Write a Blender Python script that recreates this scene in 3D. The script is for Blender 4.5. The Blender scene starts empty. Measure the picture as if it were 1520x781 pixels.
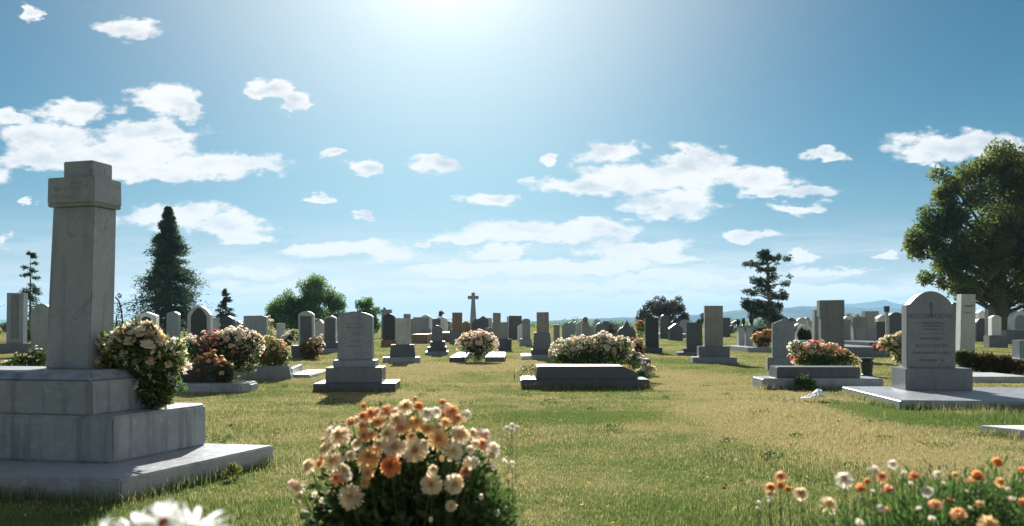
import bpy, bmesh, math, random
import numpy as np
from mathutils import Vector, Matrix, Quaternion

random.seed(7)
rng = np.random.default_rng(7)
C = bpy.context.scene.collection
PI = math.pi
R = math.radians

# ------------------------------------------------------------------ camera numbers
F = 1520 * 28 / 36.0        # focal length in photo pixels
H = 1.10                    # eye height
HZ = 480.0                  # horizon row
SUN_AZ, SUN_EL = R(-5.0), R(28.0)


def gd(py):
    return H * F / (py - HZ)


def wx(px, d):
    return (px - 760.0) * d / F


def wz(py, d):
    return H + (HZ - py) * d / F


# ------------------------------------------------------------------ materials
def new_mat(name):
    m = bpy.data.materials.new(name)
    m.use_nodes = True
    nt = m.node_tree
    nt.nodes.clear()
    return m, nt


def N(nt, typ, **kw):
    n = nt.nodes.new(typ)
    for k, v in kw.items():
        if k in ('operation', 'blend_type', 'data_type', 'noise_dimensions', 'interpolation', 'feature', 'sky_type',
                 'use_clamp', 'clamp', 'distance'):
            setattr(n, k, v)
    return n


def L(nt, a, b):
    nt.links.new(a, b)


def math_node(nt, op, a, b=None, c=None, clamp=False):
    n = nt.nodes.new('ShaderNodeMath')
    n.operation = op
    n.use_clamp = clamp
    for i, v in enumerate((a, b, c)):
        if v is None:
            continue
        if isinstance(v, (int, float)):
            n.inputs[i].default_value = v
        else:
            nt.links.new(v, n.inputs[i])
    return n.outputs[0]


def vmath(nt, op, a, b=None):
    n = nt.nodes.new('ShaderNodeVectorMath')
    n.operation = op
    for i, v in enumerate((a, b)):
        if v is None:
            continue
        if isinstance(v, (tuple, list)):
            n.inputs[i].default_value = v
        else:
            nt.links.new(v, n.inputs[i])
    return n.outputs['Value'] if op in ('DISTANCE', 'LENGTH', 'DOT_PRODUCT') else n.outputs['Vector']


def noise(nt, vec, scale, detail=4, rough=0.55, dist=0.0):
    n = nt.nodes.new('ShaderNodeTexNoise')
    n.inputs['Scale'].default_value = scale
    n.inputs['Detail'].default_value = detail
    n.inputs['Roughness'].default_value = rough
    n.inputs['Distortion'].default_value = dist
    if vec is not None:
        nt.links.new(vec, n.inputs['Vector'])
    return n.outputs['Fac']


def ramp(nt, fac, lo, hi, smooth=True):
    n = nt.nodes.new('ShaderNodeMapRange')
    n.interpolation_type = 'SMOOTHSTEP' if smooth else 'LINEAR'
    n.inputs['From Min'].default_value = lo
    n.inputs['From Max'].default_value = hi
    nt.links.new(fac, n.inputs['Value'])
    return n.outputs['Result']


def mixc(nt, fac, a, b, mode='MIX'):
    n = nt.nodes.new('ShaderNodeMix')
    n.data_type = 'RGBA'
    n.blend_type = mode
    if isinstance(fac, (int, float)):
        n.inputs[0].default_value = fac
    else:
        nt.links.new(fac, n.inputs[0])
    for i, v in ((6, a), (7, b)):
        if isinstance(v, (tuple, list)):
            n.inputs[i].default_value = (v[0], v[1], v[2], 1)
        else:
            nt.links.new(v, n.inputs[i])
    return n.outputs[2]


def pos_vec(nt, scale=(1, 1, 1), rot=(0, 0, 0)):
    g = nt.nodes.new('ShaderNodeNewGeometry')
    m = nt.nodes.new('ShaderNodeMapping')
    m.inputs['Scale'].default_value = scale
    m.inputs['Rotation'].default_value = rot
    nt.links.new(g.outputs['Position'], m.inputs['Vector'])
    return m.outputs['Vector']


def stone_mat(name, col, rough=0.55, stain=0.45, drip=0.35, speck=0.35, lichen=0.12, bump=0.25, vein=0.0):
    m, nt = new_mat(name)
    out = nt.nodes.new('ShaderNodeOutputMaterial')
    bs = nt.nodes.new('ShaderNodeBsdfPrincipled')
    L(nt, bs.outputs[0], out.inputs[0])
    p = pos_vec(nt)
    big = noise(nt, p, 2.3, 6, 0.62, 0.4)
    med = noise(nt, p, 14, 5, 0.6)
    spk = noise(nt, p, 210, 2, 0.5)
    drp = noise(nt, pos_vec(nt, (11, 11, 0.8)), 1.0, 5, 0.6)
    dark = tuple(c * 0.50 for c in col)
    light = tuple(min(1, c * 1.28) for c in col)
    c = mixc(nt, ramp(nt, spk, 0.35, 0.68), tuple(x * (1 - speck) for x in col), tuple(min(1, x * (1 + speck)) for x in col))
    c = mixc(nt, math_node(nt, 'MULTIPLY', ramp(nt, big, 0.42, 0.72), stain), c, dark)
    c = mixc(nt, math_node(nt, 'MULTIPLY', ramp(nt, med, 0.5, 0.72), 0.55), c, light)
    cd = noise(nt, p, 55, 4, 0.65)
    c = mixc(nt, math_node(nt, 'MULTIPLY', ramp(nt, cd, 0.5, 0.7), speck * 1.2), c, tuple(x * 0.5 for x in col))
    c = mixc(nt, math_node(nt, 'MULTIPLY', ramp(nt, drp, 0.50, 0.66), drip), c, tuple(x * 0.38 for x in (col[0] * .95, col[1], col[2] * 1.02)))
    if vein:
        v = noise(nt, pos_vec(nt, (1.4, 1.4, 1.1), (0.5, 0.7, 0.3)), 1.7, 3, 0.5, 1.2)
        vv = math_node(nt, 'ABSOLUTE', math_node(nt, 'SUBTRACT', v, 0.5))
        c = mixc(nt, math_node(nt, 'MULTIPLY', math_node(nt, 'SUBTRACT', 1.0, ramp(nt, vv, 0.0, 0.014)), vein), c, dark)
    li = math_node(nt, 'MULTIPLY', ramp(nt, noise(nt, p, 5.5, 8, 0.7), 0.6, 0.68), lichen)
    c = mixc(nt, li, c, (0.30, 0.28, 0.17))
    L(nt, c, bs.inputs['Base Color'])
    rr = nt.nodes.new('ShaderNodeMapRange')
    rr.inputs['To Min'].default_value = max(0.08, rough - 0.12)
    rr.inputs['To Max'].default_value = min(1, rough + 0.15)
    L(nt, med, rr.inputs['Value'])
    L(nt, rr.outputs[0], bs.inputs['Roughness'])
    b = nt.nodes.new('ShaderNodeBump')
    b.inputs['Strength'].default_value = bump
    b.inputs['Distance'].default_value = 0.006
    hsum = math_node(nt, 'ADD', math_node(nt, 'MULTIPLY', spk, 0.35), med)
    L(nt, hsum, b.inputs['Height'])
    L(nt, b.outputs[0], bs.inputs['Normal'])
    return m


def leaf_mat(name, c1, c2, trans=0.45, scale=3.0, rough=0.6, vary=0.32):
    """thin leaves, needles, petals: diffuse and translucent with a slow colour change and a finer one"""
    m, nt = new_mat(name)
    out = nt.nodes.new('ShaderNodeOutputMaterial')
    p = pos_vec(nt)
    n1 = noise(nt, p, scale, 3, 0.6)
    n2 = noise(nt, p, scale * 9, 2, 0.6)
    f = ramp(nt, math_node(nt, 'ADD', math_node(nt, 'MULTIPLY', n1, 0.6), math_node(nt, 'MULTIPLY', n2, 0.4)), 0.36, 0.64)
    c = mixc(nt, f, c1, c2)
    ri = nt.nodes.new('ShaderNodeNewGeometry').outputs['Random Per Island']
    vv = math_node(nt, 'ADD', 1.0 - vary, math_node(nt, 'MULTIPLY', ri, 2 * vary))
    sc_ = nt.nodes.new('ShaderNodeVectorMath')
    sc_.operation = 'SCALE'
    L(nt, c, sc_.inputs[0])
    L(nt, vv, sc_.inputs['Scale'])
    c = sc_.outputs[0]
    d = nt.nodes.new('ShaderNodeBsdfDiffuse')
    t = nt.nodes.new('ShaderNodeBsdfTranslucent')
    g = nt.nodes.new('ShaderNodeBsdfGlossy')
    g.inputs['Roughness'].default_value = rough
    g.inputs['Color'].default_value = (1, 1, 1, 1)
    mx = nt.nodes.new('ShaderNodeMixShader')
    mx.inputs[0].default_value = trans
    m2 = nt.nodes.new('ShaderNodeMixShader')
    m2.inputs[0].default_value = 0.03
    L(nt, c, d.inputs[0])
    L(nt, c, t.inputs[0])
    L(nt, d.outputs[0], mx.inputs[1])
    L(nt, t.outputs[0], mx.inputs[2])
    L(nt, mx.outputs[0], m2.inputs[1])
    L(nt, g.outputs[0], m2.inputs[2])
    L(nt, m2.outputs[0], out.inputs[0])
    return m


def plain_mat(name, col, rough=0.6, metal=0.0, var=0.25, scale=20):
    m, nt = new_mat(name)
    out = nt.nodes.new('ShaderNodeOutputMaterial')
    bs = nt.nodes.new('ShaderNodeBsdfPrincipled')
    L(nt, bs.outputs[0], out.inputs[0])
    n = noise(nt, pos_vec(nt), scale, 5, 0.6)
    L(nt, mixc(nt, n, tuple(c * (1 - var) for c in col), tuple(min(1, c * (1 + var)) for c in col)), bs.inputs['Base Color'])
    bs.inputs['Roughness'].default_value = rough
    bs.inputs['Metallic'].default_value = metal
    return m


M = {}
M['marble'] = stone_mat('weathered_grey_marble', (0.25, 0.27, 0.29), 0.5, 0.45, 0.4, 0.14, 0.0, 0.2, vein=0.45)
M['marble_drip'] = stone_mat('dripped_grey_marble', (0.25, 0.275, 0.30), 0.5, 0.5, 0.62, 0.18, 0.0, 0.2, vein=0.3)
M['slate'] = stone_mat('blue_grey_slab_stone', (0.29, 0.31, 0.335), 0.33, 0.45, 0.35, 0.2, 0.04, 0.15)
M['grey'] = stone_mat('grey_granite', (0.27, 0.285, 0.30), 0.45)
M['steel'] = stone_mat('steel_grey_granite', (0.175, 0.19, 0.20), 0.42, 0.4, 0.3, 0.22, 0.04)
M['grey_lt'] = stone_mat('light_grey_granite', (0.42, 0.43, 0.44), 0.5)
M['bluegrey'] = stone_mat('blue_grey_granite', (0.22, 0.25, 0.285), 0.4, 0.4, 0.3, 0.25, 0.05)
M['dark'] = stone_mat('dark_granite', (0.07, 0.08, 0.095), 0.42, 0.4, 0.25, 0.4, 0.06)
M['mid'] = stone_mat('charcoal_granite', (0.14, 0.15, 0.165), 0.38, 0.4, 0.3, 0.35, 0.08)
M['black'] = stone_mat('black_granite', (0.022, 0.027, 0.033), 0.4, 0.3, 0.2, 0.5, 0.05)
M['taupe'] = stone_mat('taupe_granite', (0.25, 0.24, 0.225), 0.5)
M['brown'] = stone_mat('brown_sandstone', (0.24, 0.155, 0.105), 0.7, 0.5, 0.3, 0.2, 0.1)
M['white'] = stone_mat('white_marble', (0.66, 0.66, 0.65), 0.5, 0.35, 0.3, 0.1, 0.08)
M['brick'] = stone_mat('red_brown_brick', (0.26, 0.15, 0.075), 0.8, 0.4, 0.2, 0.3, 0.1)
M['engrave'] = plain_mat('engraved_letter_shade', (0.075, 0.08, 0.085), 0.7)
M['engrave_faint'] = plain_mat('worn_letter_shade', (0.11, 0.12, 0.13), 0.7)
M['engrave_marble'] = plain_mat('weathered_letter_shade', (0.24, 0.25, 0.255), 0.7)
M['iron'] = plain_mat('dark_wrought_iron', (0.035, 0.035, 0.04), 0.55, 0.6)
M['bark'] = stone_mat('tree_bark', (0.12, 0.095, 0.075), 0.85, 0.5, 0.5, 0.2, 0.1, 0.6)
M['bark_pale'] = stone_mat('pale_tree_bark', (0.22, 0.19, 0.16), 0.85, 0.5, 0.5, 0.2, 0.1, 0.6)
M['paper'] = plain_mat('white_paper', (0.8, 0.8, 0.78), 0.8, 0, 0.06, 40)
M['leaf_dk'] = leaf_mat('dark_green_leaves', (0.025, 0.05, 0.014), (0.06, 0.11, 0.028), 0.4, 6)
M['leaf_gr'] = leaf_mat('fresh_green_leaves', (0.045, 0.10, 0.02), (0.10, 0.19, 0.045), 0.45, 6)
M['leaf_yl'] = leaf_mat('yellow_green_leaves', (0.10, 0.13, 0.025), (0.22, 0.22, 0.06), 0.45, 6)
M['leaf_br'] = leaf_mat('rusty_brown_leaves', (0.09, 0.05, 0.02), (0.20, 0.12, 0.045), 0.4, 6)
M['leaf_rd'] = leaf_mat('dark_reddish_leaves', (0.05, 0.03, 0.016), (0.12, 0.085, 0.03), 0.35, 6)
M['stem'] = leaf_mat('plant_stems', (0.06, 0.09, 0.025), (0.12, 0.14, 0.05), 0.2, 10)
M['needle'] = leaf_mat('conifer_needles', (0.04, 0.075, 0.04), (0.09, 0.145, 0.07), 0.45, 0.8)
M['needle_l'] = leaf_mat('lighter_conifer_needles', (0.035, 0.062, 0.03), (0.08, 0.12, 0.055), 0.3, 0.8)
M['tree_a'] = leaf_mat('maple_crown_leaves', (0.06, 0.11, 0.025), (0.19, 0.22, 0.05), 0.58, 0.35)
M['tree_b'] = leaf_mat('bright_tree_leaves', (0.06, 0.13, 0.03), (0.16, 0.26, 0.07), 0.6, 0.5)
M['tree_c'] = leaf_mat('purplish_tree_leaves', (0.055, 0.065, 0.035), (0.12, 0.115, 0.065), 0.3, 0.5)
PET = {}
for k, a, b in (('W', (0.82, 0.75, 0.62), (0.88, 0.84, 0.76)), ('C', (0.80, 0.64, 0.42), (0.86, 0.78, 0.60)),
                ('Y', (0.80, 0.50, 0.20), (0.86, 0.66, 0.36)), ('P', (0.80, 0.46, 0.22), (0.87, 0.62, 0.38)),
                ('O', (0.74, 0.30, 0.09), (0.83, 0.44, 0.19)), ('K', (0.80, 0.56, 0.48), (0.86, 0.72, 0.66)),
                ('R', (0.55, 0.05, 0.06), (0.72, 0.14, 0.14)), ('B', (0.42, 0.20, 0.09), (0.56, 0.31, 0.16)),
                ('V', (0.60, 0.55, 0.66), (0.76, 0.72, 0.80)), ('D', (0.86, 0.86, 0.86), (0.88, 0.88, 0.88))):
    PET[k] = leaf_mat('petal_' + {'W': 'white', 'C': 'cream', 'Y': 'yellow', 'P': 'peach', 'O': 'orange', 'K': 'pink',
                                  'R': 'red', 'B': 'tan', 'V': 'lilac', 'D': 'pure_white'}[k], a, b, 0.62, 30, 0.6, 0.1)
M['disc'] = plain_mat('flower_disc', (0.42, 0.22, 0.08), 0.8, 0, 0.4, 300)
M['disc_red'] = plain_mat('rust_red_flower_disc', (0.32, 0.07, 0.025), 0.8, 0, 0.4, 300)


# ------------------------------------------------------------------ mesh helpers
def link_mesh(name, verts, faces, mats, parent=None, midx=None, smooth=False):
    me = bpy.data.meshes.new(name)
    me.from_pydata([tuple(v) for v in verts], [], faces)
    for mm in (mats if isinstance(mats, (list, tuple)) else [mats]):
        me.materials.append(mm)
    if midx is not None:
        me.polygons.foreach_set('material_index', np.asarray(midx, dtype=np.int32))
    if smooth:
        me.polygons.foreach_set('use_smooth', np.ones(len(me.polygons), dtype=bool))
    me.update()
    o = bpy.data.objects.new(name, me)
    C.objects.link(o)
    if parent is not None:
        o.parent = parent
    return o


def fast_mesh(name, V, idx, sizes, mats, parent=None, midx=None, smooth=False):
    """V (n,3); idx flat loop index; sizes per face"""
    me = bpy.data.meshes.new(name)
    me.vertices.add(len(V))
    me.vertices.foreach_set('co', np.ascontiguousarray(V, dtype=np.float32).ravel())
    me.loops.add(len(idx))
    me.loops.foreach_set('vertex_index', np.ascontiguousarray(idx, dtype=np.int32))
    sizes = np.asarray(sizes, dtype=np.int32)
    me.polygons.add(len(sizes))
    st = np.concatenate([[0], np.cumsum(sizes)[:-1]]).astype(np.int32)
    me.polygons.foreach_set('loop_start', st)
    me.polygons.foreach_set('loop_total', sizes)
    for mm in (mats if isinstance(mats, (list, tuple)) else [mats]):
        me.materials.append(mm)
    if midx is not None:
        me.polygons.foreach_set('material_index', np.asarray(midx, dtype=np.int32))
    if smooth:
        me.polygons.foreach_set('use_smooth', np.ones(len(sizes), dtype=bool))
    me.update(calc_edges=True)
    o = bpy.data.objects.new(name, me)
    C.objects.link(o)
    if parent is not None:
        o.parent = parent
    return o


def bm_obj(name, bm, mat, parent=None, bevel=0.0, seg=2, smooth=False):
    bmesh.ops.recalc_face_normals(bm, faces=bm.faces[:])
    if bevel > 0:
        es = [e for e in bm.edges if len(e.link_faces) == 2 and e.calc_face_angle(0) > R(32)]
        if es:
            bmesh.ops.bevel(bm, geom=es, offset=bevel, segments=seg, affect='EDGES', clamp_overlap=True)
    me = bpy.data.meshes.new(name)
    bm.to_mesh(me)
    bm.free()
    for mm in (mat if isinstance(mat, (list, tuple)) else [mat]):
        me.materials.append(mm)
    if smooth:
        me.polygons.foreach_set('use_smooth', np.ones(len(me.polygons), dtype=bool))
    o = bpy.data.objects.new(name, me)
    C.objects.link(o)
    if parent is not None:
        o.parent = parent
    return o


def thing(name, label, cat, loc=(0, 0, 0), rz=0.0, group=None, rx=0.0, ry=0.0):
    o = bpy.data.objects.new(name, None)
    o.empty_display_size = 0.2
    C.objects.link(o)
    o.location = loc
    o.rotation_euler = (rx, ry, rz)
    return tag(o, label, cat, group)


LABELS = {}


def tag(o, label, cat, group=None):
    o['label'] = label
    o['category'] = cat
    if group:
        o['group'] = group
    LABELS.setdefault(label, []).append(o.name)
    return o


def struct(o):
    o['kind'] = 'structure'
    return o


def prism_plan(bm, poly0, z0, poly1=None, z1=0.0):
    poly1 = poly1 or poly0
    a = [bm.verts.new((p[0], p[1], z0)) for p in poly0]
    b = [bm.verts.new((p[0], p[1], z1)) for p in poly1]
    n = len(a)
    bm.faces.new(a[::-1])
    bm.faces.new(b)
    for i in range(n):
        j = (i + 1) % n
        bm.faces.new((a[i], a[j], b[j], b[i]))


def prism_front(bm, outline, y0, y1):
    a = [bm.verts.new((p[0], y0, p[1])) for p in outline]
    b = [bm.verts.new((p[0], y1, p[1])) for p in outline]
    n = len(a)
    bm.faces.new(a)
    bm.faces.new(b[::-1])
    for i in range(n):
        j = (i + 1) % n
        bm.faces.new((a[j], a[i], b[i], b[j]))


def top_outline(x0, x1, z0, z1, shape, k=0.18):
    """front outline (x, z) of a slab from z0 to z1 with a shaped top"""
    w = x1 - x0
    cx = (x0 + x1) / 2
    pts = [(x0, z0), (x1, z0)]
    if shape == 'flat':
        pts += [(x1, z1), (x0, z1)]
    elif shape == 'seg':
        h = k * w
        zs = z1 - h
        n = 12
        for i in range(n + 1):
            t = 1 - 2 * i / n
            pts.append((cx + t * w / 2, zs + h * (1 - t * t)))
    elif shape == 'round':
        zs = z1 - w / 2
        n = 18
        for i in range(n + 1):
            a = PI * i / n
            pts.append((cx + math.cos(a) * w / 2, zs + math.sin(a) * w / 2))
    elif shape == 'peak':
        zs = z1 - k * w
        pts += [(x1, zs), (cx, z1), (x0, zs)]
    elif shape == 'serp':
        # shoulders rising into a broad arc
        zs = z1 - 0.30 * w
        n = 20
        prof = []
        for i in range(n + 1):
            t = i / n
            if t < 0.22:
                u = t / 0.22
                z = zs + 0.07 * w * (u * u)
            else:
                u = (t - 0.22) / 0.78
                z = zs + 0.07 * w + 0.23 * w * math.sin(u * PI / 2) ** 0.8
            prof.append((t * w / 2, z))
        for dx, z in prof:
            pts.append((x1 - dx, z))
        for dx, z in prof[::-1][1:]:
            pts.append((x0 + dx, z))
    elif shape == 'trefoil':
        zs = z1 - 0.62 * w
        n = 14
        for i in range(n + 1):
            t = 1 - 2 * i / n
            b = 1 - abs(t)
            z = zs + 0.42 * w * b + 0.10 * w * abs(math.sin(2 * PI * t * 0.75 + PI / 2)) * (1 - b) + 0.2 * w * max(0, 1 - abs(t) * 3.0) ** 0.5
            pts.append((cx + t * w / 2, z))
    return pts


def shrink(outl, k):
    cx = sum(p[0] for p in outl) / len(outl)
    z0 = min(p[1] for p in outl)
    z1 = max(p[1] for p in outl)
    cz = (z0 + z1) / 2
    return [(cx + (p[0] - cx) * (1 - k), cz + (p[1] - cz) * (1 - k * 0.55)) for p in outl]


def text_part(parent, lines, mat, y, name='inscription'):
    """lines of (text, x centre, z, height, stretch) as one thin mesh of letters standing 1.5 mm proud of a face at y"""
    outp = []
    for s, x, z, h, st in lines:
        bmt = bmesh.new()
        cu = bpy.data.curves.new('letters', 'FONT')
        cu.body = s
        cu.size = h * 1.38
        cu.align_x = 'CENTER'
        cu.extrude = 0.0015
        cu.resolution_u = 2
        ob = bpy.data.objects.new('letters', cu)
        C.objects.link(ob)
        bpy.context.view_layer.update()
        me = bpy.data.meshes.new_from_object(ob)
        me.transform(Matrix.Translation((x, y, z)) @ Matrix.Rotation(PI / 2, 4, 'X') @ Matrix.Diagonal((st, 1, 1, 1)))
        bmt.from_mesh(me)
        bpy.data.objects.remove(ob)
        bpy.data.curves.remove(cu)
        bpy.data.meshes.remove(me)
        outp.append(bm_obj(name, bmt, mat, parent))
    return outp


def tube(bm, pts, rad, n=6, cap=True):
    """tapered tube through pts; rad scalar or list"""
    pts = [Vector(p) for p in pts]
    if not isinstance(rad, (list, tuple)):
        rad = [rad] * len(pts)
    rings = []
    up = Vector((0.013, 0.021, 1))
    for i, p in enumerate(pts):
        t = (pts[min(i + 1, len(pts) - 1)] - pts[max(i - 1, 0)]).normalized()
        a = t.cross(up)
        if a.length < 1e-4:
            a = t.cross(Vector((1, 0, 0)))
        a.normalize()
        b = t.cross(a)
        rings.append([bm.verts.new(p + (a * math.cos(2 * PI * k / n) + b * math.sin(2 * PI * k / n)) * rad[i]) for k in range(n)])
    for i in range(len(rings) - 1):
        for k in range(n):
            bm.faces.new((rings[i][k], rings[i][(k + 1) % n], rings[i + 1][(k + 1) % n], rings[i + 1][k]))
    if cap:
        bm.faces.new(rings[0][::-1])
        bm.faces.new(rings[-1])


# ------------------------------------------------------------------ headstones from a row of tiers
FOOT = []   # footprints (x0, x1, y0, y1) of low stone, for the grass


def grave(label, d, tiers, yaw=0.0, lean=0.0, name='headstone', cat='headstone', group=None, roll=0.0):
    """tiers from the ground up: (part, x0, x1, ytop, thickness, setback, shape, material, opts) in photo measures at the tier's own depth"""
    cxp = (tiers[0][1] + tiers[0][2]) / 2
    group = group or (cat == 'headstone' and 'headstones standing in the cemetery') or None
    cx = wx(cxp, d)
    t0 = tiers[0][4]
    single = len(tiers) == 1 and not tiers[0][8].get('panel') and not tiers[0][8].get('text')
    lean = lean or random.uniform(-1, 1) * R(1.1)
    roll = roll or random.uniform(-1, 1) * R(1.0 if d > 16 else 0.3)
    root = None
    if not single:
        root = thing(name, label, cat, (cx, d + t0 / 2, 0), yaw, group, lean, roll)
    zb = -0.04
    ox, oy = cx, d + t0 / 2
    for (pn, x0, x1, yt, th, sb, shape, mat, op) in tiers:
        dd = d + sb
        z1 = wz(yt, dd)
        a, b = wx(x0, dd) - ox, wx(x1, dd) - ox
        y0, y1 = dd - oy, dd + th - oy
        bm = bmesh.new()
        bev = op.get('bevel', 0.008 if d < 24 else 0.006)
        if shape == 'taper':
            k = op.get('k', 0.12) * (b - a)
            prism_plan(bm, [(a, y0), (b, y0), (b, y1), (a, y1)], zb, [(a + k, y0 + k), (b - k, y0 + k), (b - k, y1 - k), (a + k, y1 - k)], z1)
        else:
            prism_front(bm, top_outline(a, b, zb, z1, shape, op.get('k', 0.18)), y0, y1)
        o = bm_obj(name if single else pn, bm, M[mat], None if single else root, bev)
        if single:
            o.location = (ox, oy, 0)
            o.rotation_euler = (lean, roll, yaw)
            tag(o, label, cat, group)
            root = o
        pnl = op.get('panel')
        if pnl:
            bm = bmesh.new()
            ins = pnl.get('inset', 0.2)
            w = b - a
            zt = z1 - pnl.get('top', 0.15) * w
            zz = zb + pnl.get('bot', 0.1) * w
            prism_front(bm, top_outline(a + ins * w / 2, b - ins * w / 2, zz, zt, pnl.get('shape', shape), pnl.get('k', op.get('k', 0.18))), y0 - 0.012, y0 + 0.01)
            bm_obj('panel', bm, M[pnl['mat']], root, 0.003)
        tx = op.get('text')
        if tx:
            w, hh = b - a, z1 - zb
            text_part(root, [(s, (a + b) / 2 + fx * w, zb + fz * hh, fh * hh, st) for (s, fx, fz, fh, st) in tx], M[op.get('tmat', 'engrave')], y0 - 0.0012)
        zb = z1 - 0.002
    return root


P0 = {}
CH = dict

# ---- the near ones -------------------------------------------------
# grey round-shouldered headstone left of centre
r = grave('grey headstone with worn lettering and shallow curved top on stepped dark base, left of centre', 12.75, [
    ('ground_slab', 463, 584, 569.5, 0.95, 0.0, 'flat', 'dark', P0),
    ('plinth', 482, 565, 546, 0.62, 0.16, 'flat', 'mid', P0),
    ('base_course', 493.5, 556, 535, 0.44, 0.25, 'flat', 'bluegrey', P0),
    ('tablet', 500.5, 552, 462.5, 0.26, 0.34, 'seg', 'bluegrey', CH(k=0.13, bevel=0.012, tmat='engrave_faint', text=[
        ('. - LUJ - .', 0, 0.855, 0.045, 1.15), ('VTDOENEGE', 0, 0.735, 0.035, 1.1), ('MNRCOOOEDN', 0, 0.655, 0.035, 1.1),
        ('TOU', 0, 0.52, 0.045, 1.1), ('DOLNON', 0.02, 0.375, 0.034, 1.1), ('SLADNRON', 0, 0.275, 0.036, 1.15)]))], yaw=R(3))

# big right monument on a wide polished slab: built in metres
d0 = 10.2
root = thing('headstone', 'shouldered grey headstone with carved emblem and many lines of lettering on a wide polished slab', 'headstone', (6.25, 11.8, 0), R(-5))


bm = bmesh.new()
prism_plan(bm, [(-1.136, -1.705), (2.0, -1.705), (2.0, 0.6), (-1.136, 0.6)], -0.04, None, 0.115)
bm_obj('ground_slab', bm, M['slate'], root, 0.018, 3)
bm = bmesh.new()
prism_plan(bm, [(-0.454, -0.14), (0.49, -0.14), (0.49, 0.40), (-0.454, 0.40)], 0.113, None, 0.44)
bm_obj('plinth', bm, M['steel'], root, 0.012)
bm = bmesh.new()
ol = top_outline(-0.41, 0.285, 0.438, 1.575, 'serp')
prism_front(bm, ol, -0.06, 0.14)
tb = bm_obj('tablet', bm, M['steel'], root, 0.010)
cxs = -0.0625
hs = 1.575 - 0.438
text_part(root, [('IIGCOLVDORK', cxs, 0.438 + hs * .645, 0.075, 0.92), ('UTNDIRVNNDNDI', cxs, 0.438 + hs * .575, 0.028, 1.25),
                 ('OFTINNDRND', cxs, 0.438 + hs * .54, 0.024, 1.2), ('ANNTORIN', cxs, 0.438 + hs * .495, 0.026, 1.1),
                 ('-----------------------', cxs, 0.438 + hs * .44, 0.04, 0.93), ('TANRITDMNIC', cxs, 0.438 + hs * .37, 0.034, 1.05),
                 ('INTOLLEION', cxs, 0.438 + hs * .275, 0.05, 1.12), ('UNRDNMIND DORA', cxs, 0.438 + hs * .185, 0.036, 1.15),
                 ('UTTORDII   AI', cxs, 0.438 + hs * .085, 0.04, 1.05)], M['engrave'], -0.0612)
bm = bmesh.new()   # carved emblem: a flower head on a stem
for (ex, ez, er) in ((0, 0.965, 0.030), (-0.022, 0.985, 0.022), (0.022, 0.985, 0.022), (0, 1.0, 0.022), (0, 0.935, 0.018)):
    bmesh.ops.create_uvsphere(bm, u_segments=12, v_segments=8, radius=er, matrix=Matrix.Translation((cxs, -0.06, 0.438 + ez - 0.04)) @ Matrix.Diagonal((1, 0.25, 1, 1)))
tube(bm, [(cxs, -0.062, 0.438 + .92 - .04), (cxs + .006, -0.064, 0.438 + .87 - .04), (cxs, -0.062, 0.438 + .80 - .04)], [.012, .010, .022], 8)
bm_obj('emblem', bm, M['engrave_faint'], root, 0, smooth=True)

# low dark tombs
def tomb(label, d, slab, block, zt, cut, yaw, depth, mats, name='tomb'):
    cx = wx((slab[0] + slab[1]) / 2, d)
    root = thing(name, label, 'tomb', (cx, d + depth / 2, 0), yaw)
    a, b = wx(slab[0], d) - cx, wx(slab[1], d) - cx
    z0 = wz(slab[2], d)
    bm = bmesh.new()
    prism_plan(bm, [(a, -depth / 2), (b, -depth / 2), (b, depth / 2), (a, depth / 2)], -0.04, None, z0)
    bm_obj('ground_slab', bm, M[mats[0]], root, 0.02, 3)
    dd = d + 0.1
    a, b = wx(block[0], dd) - cx, wx(block[1], dd) - cx
    z1 = wz(zt, dd)
    bm = bmesh.new()
    y0, y1 = -depth / 2 + 0.1, depth / 2 - 0.08
    prism_front(bm, [(a, z0 - 0.002), (b, z0 - 0.002), (b, z0 + (z1 - z0) * (0.45 if cut else 1)), (b - cut, z1), (a + 0.03, z1)] if cut else
                [(a, z0 - 0.002), (b, z0 - 0.002), (b, z1), (a + 0.02, z1)], y0, y1)
    bm_obj('ledger', bm, M[mats[1]], root, 0.012)
    return root


tomb('low dark tomb with one sloping corner in front of the long white flower bed', 13.35, (773, 965, 563.5), (795, 947, 545), 544, 0.24, 0, 0.95, ('dark', 'dark'))
tomb('low dark tomb with a pale left end and pink and red flowers behind it', 13.3, (1134, 1312, 562), (1154, 1277, 545), 545, 0, R(-2), 0.66, ('slate', 'dark'))

# pale flat ledger at right edge
bm = bmesh.new()
prism_plan(bm, [(4.68, 8.0), (6.0, 5.9), (8.2, 6.2), (7.4, 8.15)], -0.04, None, 0.075)
o = bm_obj('ledger_stone', bm, M['white'], None, 0.012)
tag(o, 'white flat ledger stone lying in the grass at the right edge', 'ledger stone')

# ---- left monument ----------------------------------------------
mon = thing('monument', 'tall grey marble pillar monument with a square cap on three stepped slabs at the left', 'monument', (-3.0, 5.9, 0))
ldir, rdir = Vector((-0.985, 0.17)), Vector((0.36, 0.933))
O0 = Vector((-3.0, 5.9))


def plan(n, ll, lr, inset=0.0, l=ldir, r_=rdir, cham=0.0):
    n = Vector(n) + l * inset + r_ * inset - O0
    ll -= 2 * inset
    lr -= 2 * inset
    pts = [n, n + r_ * (lr - cham)]
    if cham:
        pts.append(n + r_ * lr + l * cham)
    else:
        pts[1] = n + r_ * lr
    pts += [n + r_ * lr + l * ll, n + l * ll]
    return [(p.x, p.y) for p in pts]


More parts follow.
